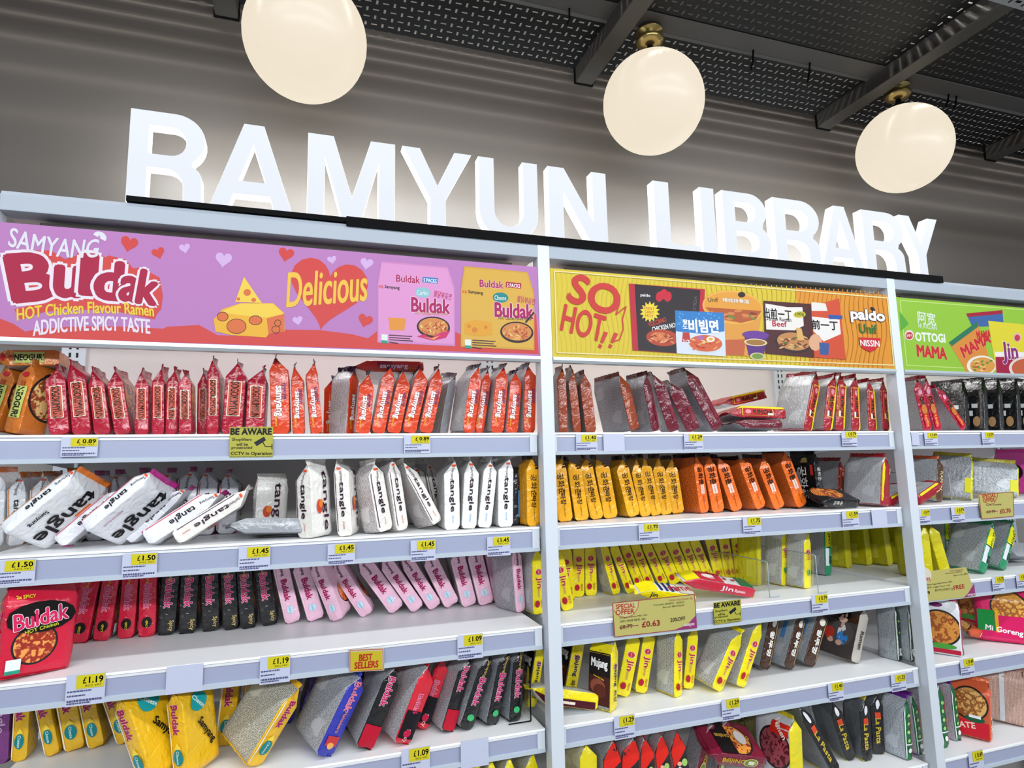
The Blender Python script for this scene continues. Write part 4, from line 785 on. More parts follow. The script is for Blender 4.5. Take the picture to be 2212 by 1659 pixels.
        f.add(v, fs, sm, True); return f
    ft = fin(hs - .003, h, True)
    fb = MB(); sg = r.choice((-1, 1)); v = []; N_ = 12
    for j in range(2):
        for i in range(N_): y = d * (.03 + .94 * i / (N_ - 1)); v.append((sg * (t * .10 + j * (t * .34 + .002 * (i % 2))), y - .004 * j, .0006 + .0012 * j * abs(math.sin(i * .8 + ox.x)) ))
    k = len(v); v += [(x, y, z + .0007) for x, y, z in v]
    fs = []
    for i in range(N_ - 1): fs += [(i, i + N_, i + N_ + 1, i + 1), (k + i, k + i + 1, k + i + N_ + 1, k + i + N_), (i + N_, k + i + N_, k + i + N_ + 1, i + N_ + 1)]
    fb.add(v, fs, sm, True)
    return mb, ft, fb

ORD = ['first', 'second', 'third', 'fourth', 'fifth', 'sixth', 'seventh', 'eighth', 'ninth', 'tenth', 'eleventh', 'twelfth', 'thirteenth', 'fourteenth', 'fifteenth', 'sixteenth', 'seventeenth', 'eighteenth', 'nineteenth', 'twentieth']
BIG = ('gongK', 'palF', 'silY')
ALL = []
PK = []
def row(bay, sh, items, th=.05, gap=.97):
    """items: (kind, foot x, foot y or depth, tip x, tip y, {opts}); points are on the spine's middle line."""
    Z = DZ[sh]; P = []
    for it in items:
        kind, bx, by, tx, ty = it[:5]; o = dict(it[5]) if len(it) > 5 else {}
        if 'y' in o: B = at(bx, by, Y=o['y'])
        elif by < 5: B = on_deck(bx, by, Z)
        else:
            B = at(bx, by, Z=Z)
            if not .036 < B.y < .34: B = on_deck(bx, max(.036, min(.34, B.y)), Z)
        Tp = at(tx, ty, Y=B.y + o.get('ty', 0.0)); h = (Tp - B).length
        if 'y' in o and Tp.x - B.x > .08 and abs(Tp.z - B.z) < .06 and 'ns' not in o: B, Tp = Tp, B
        if 'y' not in o and sh >= 2 and h < .188: Tp = B + (Tp - B) * (.188 / h)
        P.append((kind, B, Tp, o))
    for i, (kind, B, Tp, o) in enumerate(P):
        U = (Tp - B); h = U.length; U.normalize(); t = o.get('th')
        if t is None:
            t = th
            for j in (i - 1, i + 1):
                if 0 <= j < len(P) and abs(P[j][1].y - B.y) < .05 and abs(P[j][3].get('yaw', 0)) < 30 and abs(o.get('yaw', 0)) < 30:
                    g = abs(((P[j][1] + P[j][2]) / 2).x - ((B + Tp) / 2).x) * max(abs(U.z), .3) * gap - .001
                    t = min(t, max(g, .024))
        yw = math.radians(o.get('yaw', (0, -9, -12)[bay]))
        F = Vector((math.sin(yw), -math.cos(yw), 0))
        if 'F' in o: F = Vector(o['F'])
        F = (F - U * F.dot(U)).normalized()
        PK.append(dict(kind=kind, bay=bay, sh=sh, B=B, T=Tp, o=o, U=U, F=F, h=h, t=t, d=o.get('d', .125)))
def obb(p):
    X = (-p['F']).cross(p['U']); c = p['B'] + p['U'] * (p['h'] * .46) - p['F'] * (p['d'] / 2)
    return c, (X, p['F'], p['U']), (p['t'] * .53 + .0008, p['d'] * .5, p['h'] * .45)
def depth_of_clash(p, q):
    ca, A, ea = obb(p); cb, Bx, eb = obb(q); D_ = cb - ca; best = 9
    for ax in list(A) + list(Bx) + [a.cross(b) for a in A for b in Bx]:
        if ax.length < 1e-3: continue
        ax = ax.normalized()
        s = sum(e * abs(a.dot(ax)) for e, a in zip(ea, A)) + sum(e * abs(b.dot(ax)) for e, b in zip(eb, Bx)) - abs(D_.dot(ax))
        if s <= 0: return 0
        best = min(best, s)
    return best
def settle():
    """Trims the depth or thickness of packets until neighbours no longer run into each other."""
    for p in PK:
        p['t0'] = p['t']; p['d0'] = p['d']; p['dx'] = 0
    near = [(p, q) for i, p in enumerate(PK) for q in PK[i + 1:] if p['sh'] == q['sh'] and (p['B'] - q['B']).length < .32]
    for k in range(60):
        n = 0
        for p, q in near:
            s = depth_of_clash(p, q)
            if s > .0004:
                n += 1
                for r, g in ((p, -1), (q, 1)):
                    g *= 1 if obb(q)[0].x > obb(p)[0].x else -1; m = g * min(.0006, s / 2)
                    if abs(r['dx'] + m) < .005 and 'free' not in r['o']: r['dx'] += m; r['B'].x += m; r['T'].x += m
                for r in [r for r in (p, q) if 'd' not in r['o']] or (p, q):
                    if abs(r['o'].get('yaw', 0)) > 27 or k % 2: r['d'] = max(r['d'] * .96, .5 * r['d0'])
                    else: r['t'] = max(r['t'] * .99, .90 * r['t0'], .018)
        if not n: break
def stock():
    settle()
    for p in PK:
        U, F, B, o, Z = p['U'], p['F'], p['B'], p['o'], DZ[p['sh']]
        Yl = -F; Xl = Yl.cross(U)
        Mx = Matrix(((Xl.x, Yl.x, U.x, B.x), (Xl.y, Yl.y, U.y, B.y), (Xl.z, Yl.z, U.z, B.z), (0, 0, 0, 1)))
        mb, ft, fb = packet_mesh(p['kind'], p['t'], p['d'], p['h'], len(ALL) * 7 + 3, o.get('loose', 1.0))
        lo = min((Mx @ Vector(v)).z for v in mb.v + fb.v)
        if lo < Z + .001 or not o.get('free'): Mx[2][3] += Z + .001 - lo
        po = mb.build('noodle_packet'); po.matrix_world = Mx
        ft.build('top_seal', po); fb.build('bottom_seal', po)
        ALL.append((po, p['kind'], p['bay'], p['sh'], p['B'], p['T'], o))
# ---- left bay
D = .065
row(0, 0, [('neo', -25, .10, 30, 790, {'yaw': -35}), ('neo', 28, D, 72, 783, {'yaw': -30, 'th': .04}),
 ('sugo', 122, D, 110, 789), ('sugo', 175, D, 160, 778), ('sugo', 221, D, 204, 793), ('sugo', 263, D, 240, 795), ('sugo', 309, D, 312, 795), ('sugo', 345, D, 343, 788),
 ('sugo', 374, D, 376, 793), ('sugo', 405, .05, 404, 800), ('sugo', 432, .10, 434, 796), ('sugo', 455, .055, 457, 769), ('sugo', 501, D, 515, 776), ('sugo', 551, D, 560, 789),
 ('samor', 603, D, 598, 764), ('samor', 648, D, 645, 783), ('samor', 683, D, 668, 777)])
row(0, 0, [('samor', 720, .20, 722, 812, {'yaw': -15}), ('samor', 762, .14, 770, 792, {'yaw': 45, 'th': .035}), ('samor', 786, D, 797, 800), ('samor', 813, D, 843, 788), ('samor', 847, D, 877, 797), ('samor', 885, D, 920, 792), ('samor', 920, D, 952, 790)])
row(0, 0, [('silv', 962, .14, 985, 806, {'yaw': 35, 'th': .03}), ('samor', 1008, .055, 1028, 785, {'yaw': 10, 'th': .036}), ('samor', 1036, .09, 1058, 792, {'th': .026}), ('samor', 1072, D, 1086, 785, {'th': .036}), ('samor', 1108, D, 1121, 799, {'th': .034}), ('samor', 1141, D, 1143, 783, {'th': .034})])
row(0, 0, [('samor', 752, 790, 915, 792, {'y': .14, 'free': 1, 'th': .03, 'd': .13, 'F': (0, -1, .15)}), ('neo', -30, 772, 128, 772, {'y': .08, 'free': 1, 'th': .035, 'F': (0, -1, .1)})])

row(0, 1, [('tanO', x, .24, x + dx, ty) for x, dx, ty in ((-12, 6, 1010), (32, 2, 1022), (88, 4, 1020), (140, 10, 1012))] +
 [('tanM', x, .27, x + dx, ty) for x, dx, ty in ((205, 12, 1018), (250, 10, 1015), (296, 12, 1012), (345, 12, 1012), (392, 16, 1010), (440, 14, 1012), (486, 12, 1014))])
row(0, 1, [('tanO', 6, .045, 176, 1062, {'yaw': -46, 'th': .036, 'd': .11}), ('tanM', 118, .10, 262, 1064, {'yaw': -8, 'th': .036}), ('tanM', 182, .045, 334, 1062, {'yaw': -44, 'th': .036, 'd': .11}), ('tanM', 268, .12, 398, 1056, {'yaw': -10, 'th': .034}),
 ('tanM', 318, .05, 487, 1074, {'yaw': -16, 'th': .042}), ('tanC', 372, .045, 540, 1076, {'yaw': -6, 'th': .038})])
row(0, 1, [('tanC', 543, .17, 551, 1026, {'yaw': -72, 'th': .035, 'd': .135}), ('silv', 478, 1158, 672, 1156, {'y': .06, 'free': 1, 'th': .036, 'd': .12, 'F': (.1, -1, .15)}),
 ('tanC', 655, .05, 650, 996, {'yaw': -46, 'th': .05}), ('tanC', 750, .045, 738, 990, {'yaw': -20, 'th': .04}), ('tanC', 830, .05, 802, 1000, {'yaw': 32, 'th': .045}), ('tanC', 870, .06, 846, 988, {'yaw': 22, 'th': .036}),
 ('tanC', 950, .07, 876, 1006, {'yaw': 22, 'th': .034}), ('tanC', 925, .2, 898, 1004, {'yaw': 15, 'th': .034}), ('tanC', 955, .21, 925, 998, {'yaw': 15, 'th': .034}), ('tanB', 973, .06, 970, 988, {'th': .042}), ('tanB', 1014, .06, 1021, 986, {'th': .04}), ('tanB', 1048, .06, 1063, 990, {'th': .038}), ('tanB', 1090, .055, 1092, 984, {'th': .042}),
 ('blk2', 1120, .09, 1118, 1010, {'th': .024}), ('gongY', 1149, .05, 1146, 983, {'th': .042, 'yaw': 8})])

row(0, 2, [('bulR', 70, .26, 72, 1258, {'yaw': -10}), ('bulR', -14, .045, 12, 1285, {'yaw': -56, 'th': .042, 'd': .125}), ('bulR', 118, 1380, 150, 1248), ('bulR', 165, 1392, 194, 1248), ('bulR', 220, 1386, 242, 1248), ('bulR', 270, 1380, 281, 1244), ('bulR', 317, 1376, 322, 1240),
 ('bulK', 358, 1373, 370, 1234), ('bulK', 404, 1370, 411, 1232), ('bulK', 453, 1365, 451, 1230), ('bulK', 498, 1362, 491, 1228), ('bulK', 536, 1359, 528, 1226), ('bulK', 584, 1353, 568, 1224),
 ('bulP', 632, 1348, 604, 1222), ('bulP', 680, 1344, 644, 1224)])
row(0, 2, [('bulP', 733, 1344, 688, 1234, {'yaw': -28, 'th': .04}), ('bulP', 790, 1334, 722, 1232, {'yaw': -14, 'th': .042}), ('bulP', 857, 1327, 782, 1224), ('bulP', 905, 1324, 833, 1220), ('bulP', 943, 1319, 878, 1216), ('bulP', 980, 1314, 930, 1212), ('bulP', 1012, 1312, 985, 1209), ('bulP', 1050, 1309, 1026, 1207), ('bulP', 1084, 1302, 1064, 1203), ('bulP', 1129, 1324, 1118, 1198, {'yaw': 18, 'th': .034}), ('jin', 1161, 1328, 1158, 1188, {'yaw': 5, 'th': .036})])

row(0, 3, [('purp', 2, 1652, 8, 1530, {'th': .04}), ('bulY', 45, 1645, 50, 1530), ('bulY', 108, 1635, 86, 1525), ('bulY', 161, 1625, 140, 1518), ('bulY', 212, 1618, 190, 1512), ('bulY', 265, 1610, 228, 1505)], th=.05)
row(0, 3, [('bulY', 320, .06, 250, 1498, {'yaw': -40, 'th': .042, 'd': .11}), ('bulY', 393, .065, 372, 1486, {'yaw': -36, 'th': .042, 'd': .11}), ('bulY', 486, .21, 500, 1478), ('bulY', 525, .25, 545, 1478)])
row(0, 3, [('bulY', 545, .06, 640, 1508, {'yaw': 44, 'th': .045, 'd': .135}), ('bulB', 615, 1566, 638, 1460, {'th': .04}), ('bulU', 662, 1556, 692, 1454, {'th': .04}), ('bulU', 704, 1548, 732, 1448, {'th': .038}), ('bulU', 745, .20, 770, 1444, {'th': .036}),
 ('bulB', 700, .05, 785, 1462, {'yaw': 30, 'th': .045, 'd': .13}), ('bulKR', 786, .055, 862, 1444, {'yaw': 12, 'th': .042}), ('bulRK', 868, .05, 936, 1440, {'yaw': 22, 'th': .044}), ('bulRK', 915, .12, 962, 1436, {'yaw': -10, 'th': .036}), ('bulKR', 962, .085, 1006, 1432, {'yaw': 18, 'th': .04}),
 ('bulG', 1008, .08, 1060, 1420, {'yaw': 16, 'th': .042}), ('bulG', 1062, .085, 1094, 1412, {'yaw': 18, 'th': .04}), ('bulG', 1110, .09, 1122, 1404, {'yaw': 12, 'th': .036}), ('jinM', 1152, .16, 1172, 1388, {'th': .03, 'yaw': 10})])
row(0, 4, [('jin', 1030, .08, 1030, 1632, {'th': .034}), ('jin', 1066, .08, 1062, 1630, {'th': .034}), ('jin', 1105, .08, 1100, 1628, {'th': .036}), ('jin', 1150, .08, 1148, 1618, {'th': .036})])

# ---- middle bay
row(1, 0, [('rust', 1221, D, 1216, 787), ('rust', 1247, D, 1231, 790), ('rust', 1274, D, 1256, 800, {'yaw': -4}), ('rust', 1373, D, 1344, 808, {'yaw': 14, 'th': .036}), ('maro', 1421, D, 1396, 806, {'yaw': 14, 'th': .034}), ('maro', 1459, D, 1416, 804), ('maro', 1500, D, 1450, 824), ('maro', 1550, D, 1478, 800, {'yaw': 6})])
row(1, 0, [('kim', 1570, 888, 1697, 892, {'y': .07, 'free': 1, 'th': .036, 'F': (0, -1, .1)}), ('maro', 1582, 922, 1690, 922, {'y': .06, 'free': 1, 'th': .026, 'F': (0, -1, .1)}), ('kim', 1560, 872, 1655, 850, {'y': .30, 'th': .034, 'free': 1}),
 ('kim', 1745, D, 1769, 804, {'yaw': 8, 'th': .036, 'd': .13}), ('kim', 1788, D, 1801, 808, {'yaw': -4, 'th': .036}), ('kim', 1815, D, 1821, 806, {'yaw': -4, 'th': .036}), ('kim', 1849, D, 1845, 808, {'yaw': 2, 'th': .036}), ('kim', 1886, D, 1880, 818, {'yaw': 2, 'th': .034}), ('kim', 1915, D, 1906, 816, {'yaw': 2, 'th': .028})])
row(1, 1, [('gongY', 1226, 1128, 1208, 984), ('gongY', 1262, 1126, 1240, 988), ('gongY', 1292, 1123, 1263, 985), ('gongY', 1322, 1121, 1298, 984)])
row(1, 1, [('gongY', 1368, 1119, 1336, 990, {'yaw': 6}), ('gongY', 1397, 1117, 1370, 987), ('gongY', 1420, 1115, 1391, 983), ('gongY', 1440, 1113, 1418, 984), ('gongY', 1464, 1111, 1444, 987)])
row(1, 1, [('gongO', 1522, 1110, 1503, 982, {'yaw': 10, 'th': .038}), ('gongO', 1554, 1108, 1528, 981, {'th': .042}), ('gongO', 1594, 1106, 1554, 985, {'th': .042}), ('gongO', 1645, 1104, 1602, 988, {'yaw': 5, 'th': .044}), ('gongO', 1686, 1102, 1642, 990, {'yaw': -6, 'th': .04}), ('gongO', 1737, 1099, 1692, 977, {'yaw': 2, 'th': .046}),
 ('gongK', 1779, 1096, 1764, 974, {'yaw': 9, 'th': .034, 'd': .135}), ('kim', 1817, .22, 1818, 990, {'yaw': 7, 'th': .03}), ('gongK', 1772, 1086, 1856, 1092, {'y': .06, 'free': 1, 'th': .03, 'F': (0, -1, -.4), 'd': .11}), ('kimS', 1912, .045, 1916, 982, {'yaw': 9, 'th': .045, 'd': .135}), ('kimS', 1922, .06, 1985, 1058, {'yaw': 4, 'th': .03})])
row(1, 2, [('jin', 1228, 1320, 1207, 1216, {'th': .036}), ('jin', 1231, 1298, 1222, 1188), ('jin', 1252, 1290, 1251, 1185), ('jin', 1280, 1287, 1277, 1183), ('jin', 1333, 1287, 1304, 1180, {'yaw': 8}), ('jin', 1361, 1284, 1322, 1180), ('jin', 1386, 1266, 1348, 1178), ('jin', 1408, 1262, 1371, 1178), ('jin', 1434, 1260, 1392, 1175), ('jin', 1462, 1256, 1421, 1173), ('jin', 1488, 1250, 1449, 1171),
 ('jin', 1514, 1246, 1476, 1169), ('jin', 1538, 1244, 1500, 1167), ('jin', 1558, 1243, 1535, 1165), ('jin', 1577, 1246, 1562, 1163), ('jin', 1599, 1252, 1588, 1162)])
row(1, 2, [('jinS', 1372, 1280, 1502, 1296, {'y': .055, 'free': 1, 'th': .03, 'F': (0, -1, -.45), 'd': .09}), ('jinC', 1468, 1256, 1630, 1284, {'y': .075, 'free': 1, 'th': .034, 'F': (.1, -1, -.4), 'd': .1}),
 ('oliv', 1642, .22, 1640, 1150, {'yaw': 26, 'th': .026, 'd': .07}), ('jinW', 1696, .19, 1698, 1150, {'yaw': 9, 'th': .026}), ('jinW', 1742, .12, 1741, 1147, {'yaw': 8, 'th': .034}), ('grnL', 1790, .27, 1788, 1144, {'yaw': 8, 'th': .032}), ('oliv', 1836, .36, 1828, 1140, {'yaw': 9, 'th': .034}), ('oliv', 1880, .37, 1870, 1136, {'yaw': 9, 'th': .034}), ('oliv', 1925, .33, 1910, 1132, {'yaw': 9, 'th': .034}), ('oliv', 1955, .33, 1950, 1132, {'yaw': 9, 'th': .03})])
row(1, 3, [('jinM', 1226, .17, 1250, 1378, {'yaw': 6, 'th': .04}), ('jinF', 1140, 1500, 1292, 1520, {'y': .07, 'free': 1, 'th': .045, 'd': .13, 'F': (0, -1, .12)}), ('jinM', 1322, .06, 1326, 1380, {'yaw': 36, 'th': .04, 'd': .13}), ('jin', 1345, 1510, 1372, 1378, {'yaw': -4, 'th': .042}), ('jin', 1388, 1500, 1407, 1372, {'yaw': -4, 'th': .042}),
 ('jin', 1462, 1507, 1463, 1364, {'yaw': 15, 'th': .036}), ('jin', 1490, .12, 1501, 1360, {'yaw': -8, 'th': .036}), ('jin', 1545, .07, 1600, 1366, {'yaw': 14, 'th': .05}), ('jin', 1600, .07, 1648, 1338, {'yaw': 6, 'th': .036}),
 ('pal', 1652, 1452, 1675, 1335, {'yaw': -6, 'th': .036}), ('pal', 1704, 1450, 1737, 1330, {'yaw': 3, 'th': .038}), ('pal', 1748, 1444, 1783, 1325, {'yaw': 2, 'th': .046}), ('palF', 1848, 1436, 1872, 1322, {'yaw': 9, 'th': .04, 'd': .14}), ('grn', 1947, 1428, 1938, 1316, {'yaw': 8, 'th': .03}), ('grn', 1970, .07, 1962, 1312, {'yaw': 6, 'th': .026})])
row(1, 4, [('yelC', 1272, .07, 1272, 1600, {'yaw': 5, 'th': .05}), ('odae', 1318, .06, 1326, 1594), ('odae', 1358, .06, 1362, 1590), ('odae', 1402, .06, 1402, 1586), ('odae', 1442, .06, 1425, 1580), ('odae', 1486, .06, 1452, 1576)])
row(1, 4, [('beij', 1508, .12, 1545, 1556, {'yaw': 8, 'th': .036}), ('beij', 1556, .14, 1576, 1553, {'yaw': 5, 'th': .034}), ('olbk', 1652, .22, 1648, 1540, {'yaw': 24, 'th': .03}), ('beij', 1530, 1638, 1655, 1650, {'y': .06, 'free': 1, 'th': .04, 'F': (-.2, -1, -.45), 'd': .12}), ('vege', 1726, .05, 1720, 1548, {'yaw': 7, 'th': .05, 'd': .13}), ('past', 1808, .06, 1724, 1528, {'yaw': 4, 'th': .036}), ('past', 1815, .20, 1790, 1518, {'yaw': -10, 'th': .036}), ('past', 1842, .12, 1800, 1512, {'yaw': -14, 'th': .04}), ('past', 1872, .10, 1864, 1512, {'yaw': -6, 'th': .04}), ('past', 1902, .12, 1895, 1508, {'yaw': -14, 'th': .045}),
 ('grnP', 1962, .06, 1956, 1520, {'yaw': 7, 'th': .034}), ('grnP', 1990, .07, 1975, 1512, {'yaw': 6, 'th': .028})])

# ---- right bay
row(2, 0, [('tom', 2006, D, 1978, 815, {'th': .034}), ('tom', 2030, D, 1996, 813, {'th': .034}), ('tom', 2082, D, 2018, 836, {'yaw': 2, 'th': .036}), ('kclr', 2092, .20, 2086, 820, {'yaw': 14, 'th': .034}), ('kclr', 2132, .18, 2128, 816, {'yaw': 14, 'th': .034}), ('kclr', 2166, .18, 2160, 818, {'yaw': 14, 'th': .034}), ('kclr', 2204, .18, 2198, 816, {'yaw': 14, 'th': .034}), ('kclr', 2240, .18, 2234, 816, {'yaw': 14, 'th': .034})])
row(2, 1, [('silO', 2030, .10, 2034, 988, {'yaw': 9, 'th': .036}), ('kimS', 1985, .05, 2042, 1052, {'yaw': 3, 'th': .034}), ('silv', 2056, .19, 2052, 990, {'yaw': 9, 'th': .03}), ('silY', 2100, .10, 2102, 982, {'yaw': 30, 'th': .034}), ('silY', 2198, .10, 2198, 996, {'yaw': 44, 'th': .034, 'd': .15}), ('pink', 2228, .24, 2225, 972, {'yaw': 9, 'th': .03})])
row(2, 2, [('oliv', 2008, .07, 1994, 1132, {'th': .034}), ('oliv', 2046, .08, 2012, 1130, {'th': .038}), ('grnL', 2052, .22, 2046, 1126, {'yaw': 4, 'th': .03}), ('grnL', 2090, .26, 2092, 1126, {'yaw': 6, 'th': .03}), ('grnL', 2122, .07, 2148, 1146, {'yaw': 6, 'th': .04}), ('grnL', 2166, .09, 2192, 1138, {'yaw': 6, 'th': .038}), ('silv', 2180, 1210, 2260, 1215, {'y': .12, 'free': 1, 'th': .05, 'F': (0, -1, .2)})])
row(2, 3, [('nood', 2080, .05, 2072, 1318, {'yaw': 34, 'th': .036}), ('nood', 2030, .18, 2020, 1310, {'yaw': 34, 'th': .03}), ('nood', 2125, .28, 2124, 1290, {'yaw': 34, 'th': .034}), ('orG', 2088, 1366, 2134, 1376, {'y': .15, 'th': .034, 'free': 1, 'F': (0, -1, -.4)}), ('indo', 2225, .06, 2215, 1290, {'yaw': 44, 'th': .04, 'd': .15}), ('indo', 2160, .30, 2156, 1285, {'yaw': 6, 'th': .03})])
row(2, 4, [('grnP', 2044, .08, 2028, 1475, {'yaw': 3, 'th': .03}), ('grnP', 2074, .10, 2060, 1470, {'yaw': 4, 'th': .03}), ('orG', 2140, .06, 2136, 1480, {'yaw': 30, 'th': .04, 'd': .135}), ('brn', 2216, .10, 2212, 1462, {'yaw': 36, 'th': .045, 'd': .14}), ('brn', 2230, .26, 2228, 1450, {'yaw': 36, 'th': .04})])

stock()
# ---- every packet gets a label of its own
from collections import defaultdict
cnt = defaultdict(list)
for e in ALL: cnt[(e[2], e[3], e[1])].append(e)
def pose(e):
    d = (e[5] - e[4]); s = math.degrees(math.atan2(d.x, d.z))
    if abs(s) > 62: return 'lying flat'
    y = e[6].get('yaw', 0)
    lean = 'upright' if abs(s) < 6 else ('leaning' if abs(s) < 28 else 'steeply leaning') + (' right' if s > 0 else ' left')
    return lean
for (bay, sh, kind), es in cnt.items():
    es.sort(key=lambda e: ((e[4] + e[5]) / 2).x)
    W = K[kind][0]; place = f'{SHN[sh]} shelf, {BAYN[bay]} bay'
    for i, e in enumerate(es):
        p = pose(e) + (' behind' if e[4].y > .19 and 'lying' not in pose(e) else '')
        l = f'{W} noodle packet {p}, the only such, {place}' if len(es) == 1 else f'{W} noodle packet {p}, {ORD[i]} such from left, {place}'
        tag(e[0], l, 'noodle packet', f'{W} packets on the {SHN[sh]} shelf of the {BAYN[bay]} bay' if len(es) > 1 else None)

# ------------------------------------------------------------------ price labels and shelf signs
PAPER = '#b6bbd0'; PY = '#c4b81e'
SY = RY - .004
def plab(bay, sh, x0, y0, x1, y1, price, words):
    a = at(x0, y0, Y=SY); b = at(x1, y1, Y=SY); zt = (a.z + b.z) / 2 + abs(a.z - b.z) / 2
    w = b.x - a.x; h = a.z - b.z
    t = empty('price_label', ((a.x + b.x) / 2, SY, b.z)); tag(t, words, 'price label', 'price labels on the shelf rails')
    mb = MB().box(-w / 2, w / 2, 0, .0006, 0, h, flat(PAPER))
    if price:
        r = random.Random(int(x0))
        for k, (v, ln) in enumerate(((.44, .62), (.30, .46), (.13, .9), (.06, .6))):
            x = -w * .46; e = -w * .46 + w * ln
            while x < e:
                l = r.uniform(.03, .09) * w; mb.box(x, min(x + l, e), -.0002, 0, v * h, (v + (.05 if k != 2 else .07)) * h, flat('#4a4c70')); x += l + .012 * w
    mb.build('paper', t)
    if price:
        p = MB().box(-w * .24, w * .47, -.0009, -.0003, h * .54, h * .97, flat(PY))
        def put(s, cx, cz, ln, hh, b_):
            for v, f, o in lettering(s, ln, hh, b_): p.add([(cx + q[0], -.0011, cz + q[1]) for q in v], f, flat('#15140c'))
        put('£', -w * .03, h * .80, w * .08, h * .2, .02)
        put(price, w * .26, h * .80, w * .36, h * .2, .03)
        put('INCL VAT', w * .20, h * .62, w * .42, h * .07, 0)
        p.build('price_patch', t)
    return t
B3 = ('left', 'middle', 'right')
for bay, sh, q, pr, wd_ in [
 (0, 0, (133, 945, 210, 986), '0.89', 'under the crimson packets'), (0, 0, (873, 940, 930, 979), '0.89', 'under the orange-red packets'),
 (0, 1, (-12, 1212, 74, 1260), '1.50', 'nearest the left edge'), (0, 1, (265, 1197, 338, 1246), '1.50', 'below the white magenta-tipped packets'), (0, 1, (516, 1182, 583, 1230), '1.45', 'under the flat silver packet'), (0, 1, (708, 1176, 767, 1218), '1.45', 'above the leaning pink packets'), (0, 1, (887, 1168, 941, 1210), '1.45', 'second from the right post'), (0, 1, (1052, 1160, 1103, 1199), '1.45', 'nearest the right post'),
 (0, 2, (144, 1460, 225, 1518), '1.19', 'above the golden yellow packets'), (0, 2, (562, 1420, 626, 1472), '1.19', 'left of the best sellers sign'), (0, 2, (988, 1373, 1044, 1420), '1.09', 'right of the best sellers sign'), (0, 3, (867, 1620, 929, 1672), '1.09', 'at the bottom edge'),
 (1, 0, (1244, 938, 1291, 974), '1.40', 'under the rust-brown packets'), (1, 0, (1477, 937, 1520, 971), '1.29', 'under the dark maroon packets'), (1, 0, (1817, 931, 1853, 963), '0.79', 'under the maroon and yellow packets'),
 (1, 1, (1379, 1132, 1425, 1167), '1.70', 'under the amber packets'), (1, 1, (1604, 1118, 1646, 1154), '1.75', 'under the bright orange packets'), (1, 1, (1818, 1104, 1857, 1138), '1.59', 'beside a blank label'), (1, 2, (1752, 1286, 1791, 1323), '0.79', 'on the emptier half'),
 (1, 3, (1326, 1549, 1373, 1592), '1.29', 'under the lemon yellow packets'), (1, 3, (1558, 1512, 1600, 1552), '1.29', 'above the flat maroon packet'), (1, 3, (1788, 1477, 1824, 1512), '1.40', 'above the black packets'), (1, 3, (1924, 1459, 1959, 1490), '1.25', 'nearest the right post'),
 (2, 0, (1996, 934, 2027, 962), '1.49', 'nearest the post'), (2, 0, (2120, 933, 2150, 962), '0.79', 'under the glossy black packets'), (2, 1, (1984, 1101, 2011, 1131), '0.79', 'nearest the post'), (2, 1, (2054, 1096, 2086, 1128), '0.79', 'beside the special offer card'),
 (2, 2, (2142, 1246, 2172, 1276), '0.75', 'beside the free offer card'), (2, 2, (2194, 1240, 2222, 1270), '0.75', 'cut by the picture edge'), (2, 3, (2073, 1425, 2107, 1457), '0.49', 'under the noodle-printed packets'), (2, 4, (2091, 1625, 2128, 1668), '0.49', 'at the bottom edge')]:
    plab(bay, sh, *q, pr, f'{pr[0]}.{pr[2:]} pound price label {wd_}, {SHN[sh]} rail of {B3[bay]} bay')
for bay, sh, q, wd_ in [(0, 2, (360, 1441, 437, 1492), 'left of centre'), (0, 3, (995, 1602, 1056, 1652), 'right of centre'), (1, 0, (1303, 938, 1350, 975), 'beside the 1.40 label'), (1, 1, (1882, 1102, 1918, 1138), 'nearest the right post'), (2, 0, (1968, 934, 1987, 962), 'against the post')]:
    t = plab(bay, sh, *q, None, f'blank white label card {wd_}, {SHN[sh]} rail of the {B3[bay]} bay')
    t['category'] = 'label card'; t['group'] = 'blank label cards on the rails'

def card(name, q, ground, art, label, cat, Y=SY - .001, back_=.0012):
    """A printed card hung on a rail: q is its four picture corners, clockwise from top left."""
    C = [at(*p, Y=Y) for p in q]; o0 = Vector((sum(c.x for c in C) / 4, Y, min(c.z for c in C)))
    t = empty(name, o0); tag(t, label, cat)
    B = Board(Y)
    v = [(c.x, Y, c.z) for c in C] + [(c.x, Y + back_, c.z) for c in C]
    B.mb.add(v, [(0, 1, 2, 3), (7, 6, 5, 4)] + [(i, i + 4, (i + 1) % 4 + 4, (i + 1) % 4) for i in range(4)], flat(dim(ground)))
    art(B); o = B.mb.build('printed_card', t); o.location = -o0
    return t
def aware(x, y, s, k, tilt=0):
    def f(B):
        X = lambda a, b: (x + a * s, y + b * s * k + a * s * tilt)
        B.text('BE AWARE', X(2, 9), X(90, 9), 13 * s * k, INK, .05)
        B.text('Shoplifters', X(5, 27), X(47, 27), 8 * s * k, INK, .02); B.text('will be', X(14, 37), X(39, 37), 7 * s * k, INK, .02); B.text('prosecuted', X(4, 45), X(48, 45), 8 * s * k, INK, .02)
        B.text('CCTV in Operation', X(2, 58), X(91, 58), 9 * s * k, INK, .03)
        B.poly([X(52, 33), X(74, 20), X(78, 28), X(58, 41)], '#1f242c'); B.line(X(70, 30), X(76, 41), 2 * s, INK); B.line(X(76, 42), X(91, 42), 1.6 * s, INK); B.line(X(91, 36), X(91, 48), 2 * s, INK)
        for i in range(30): B.poly([X(i * 3.1, .5), X(i * 3.1 + 2.2, .5), X(i * 3.1 + 1.1, 2.2)], INK); B.poly([X(i * 3.1, 64), X(i * 3.1 + 2.2, 64), X(i * 3.1 + 1.1, 62.3)], INK)
    return f
YG = '#c3bf4a'
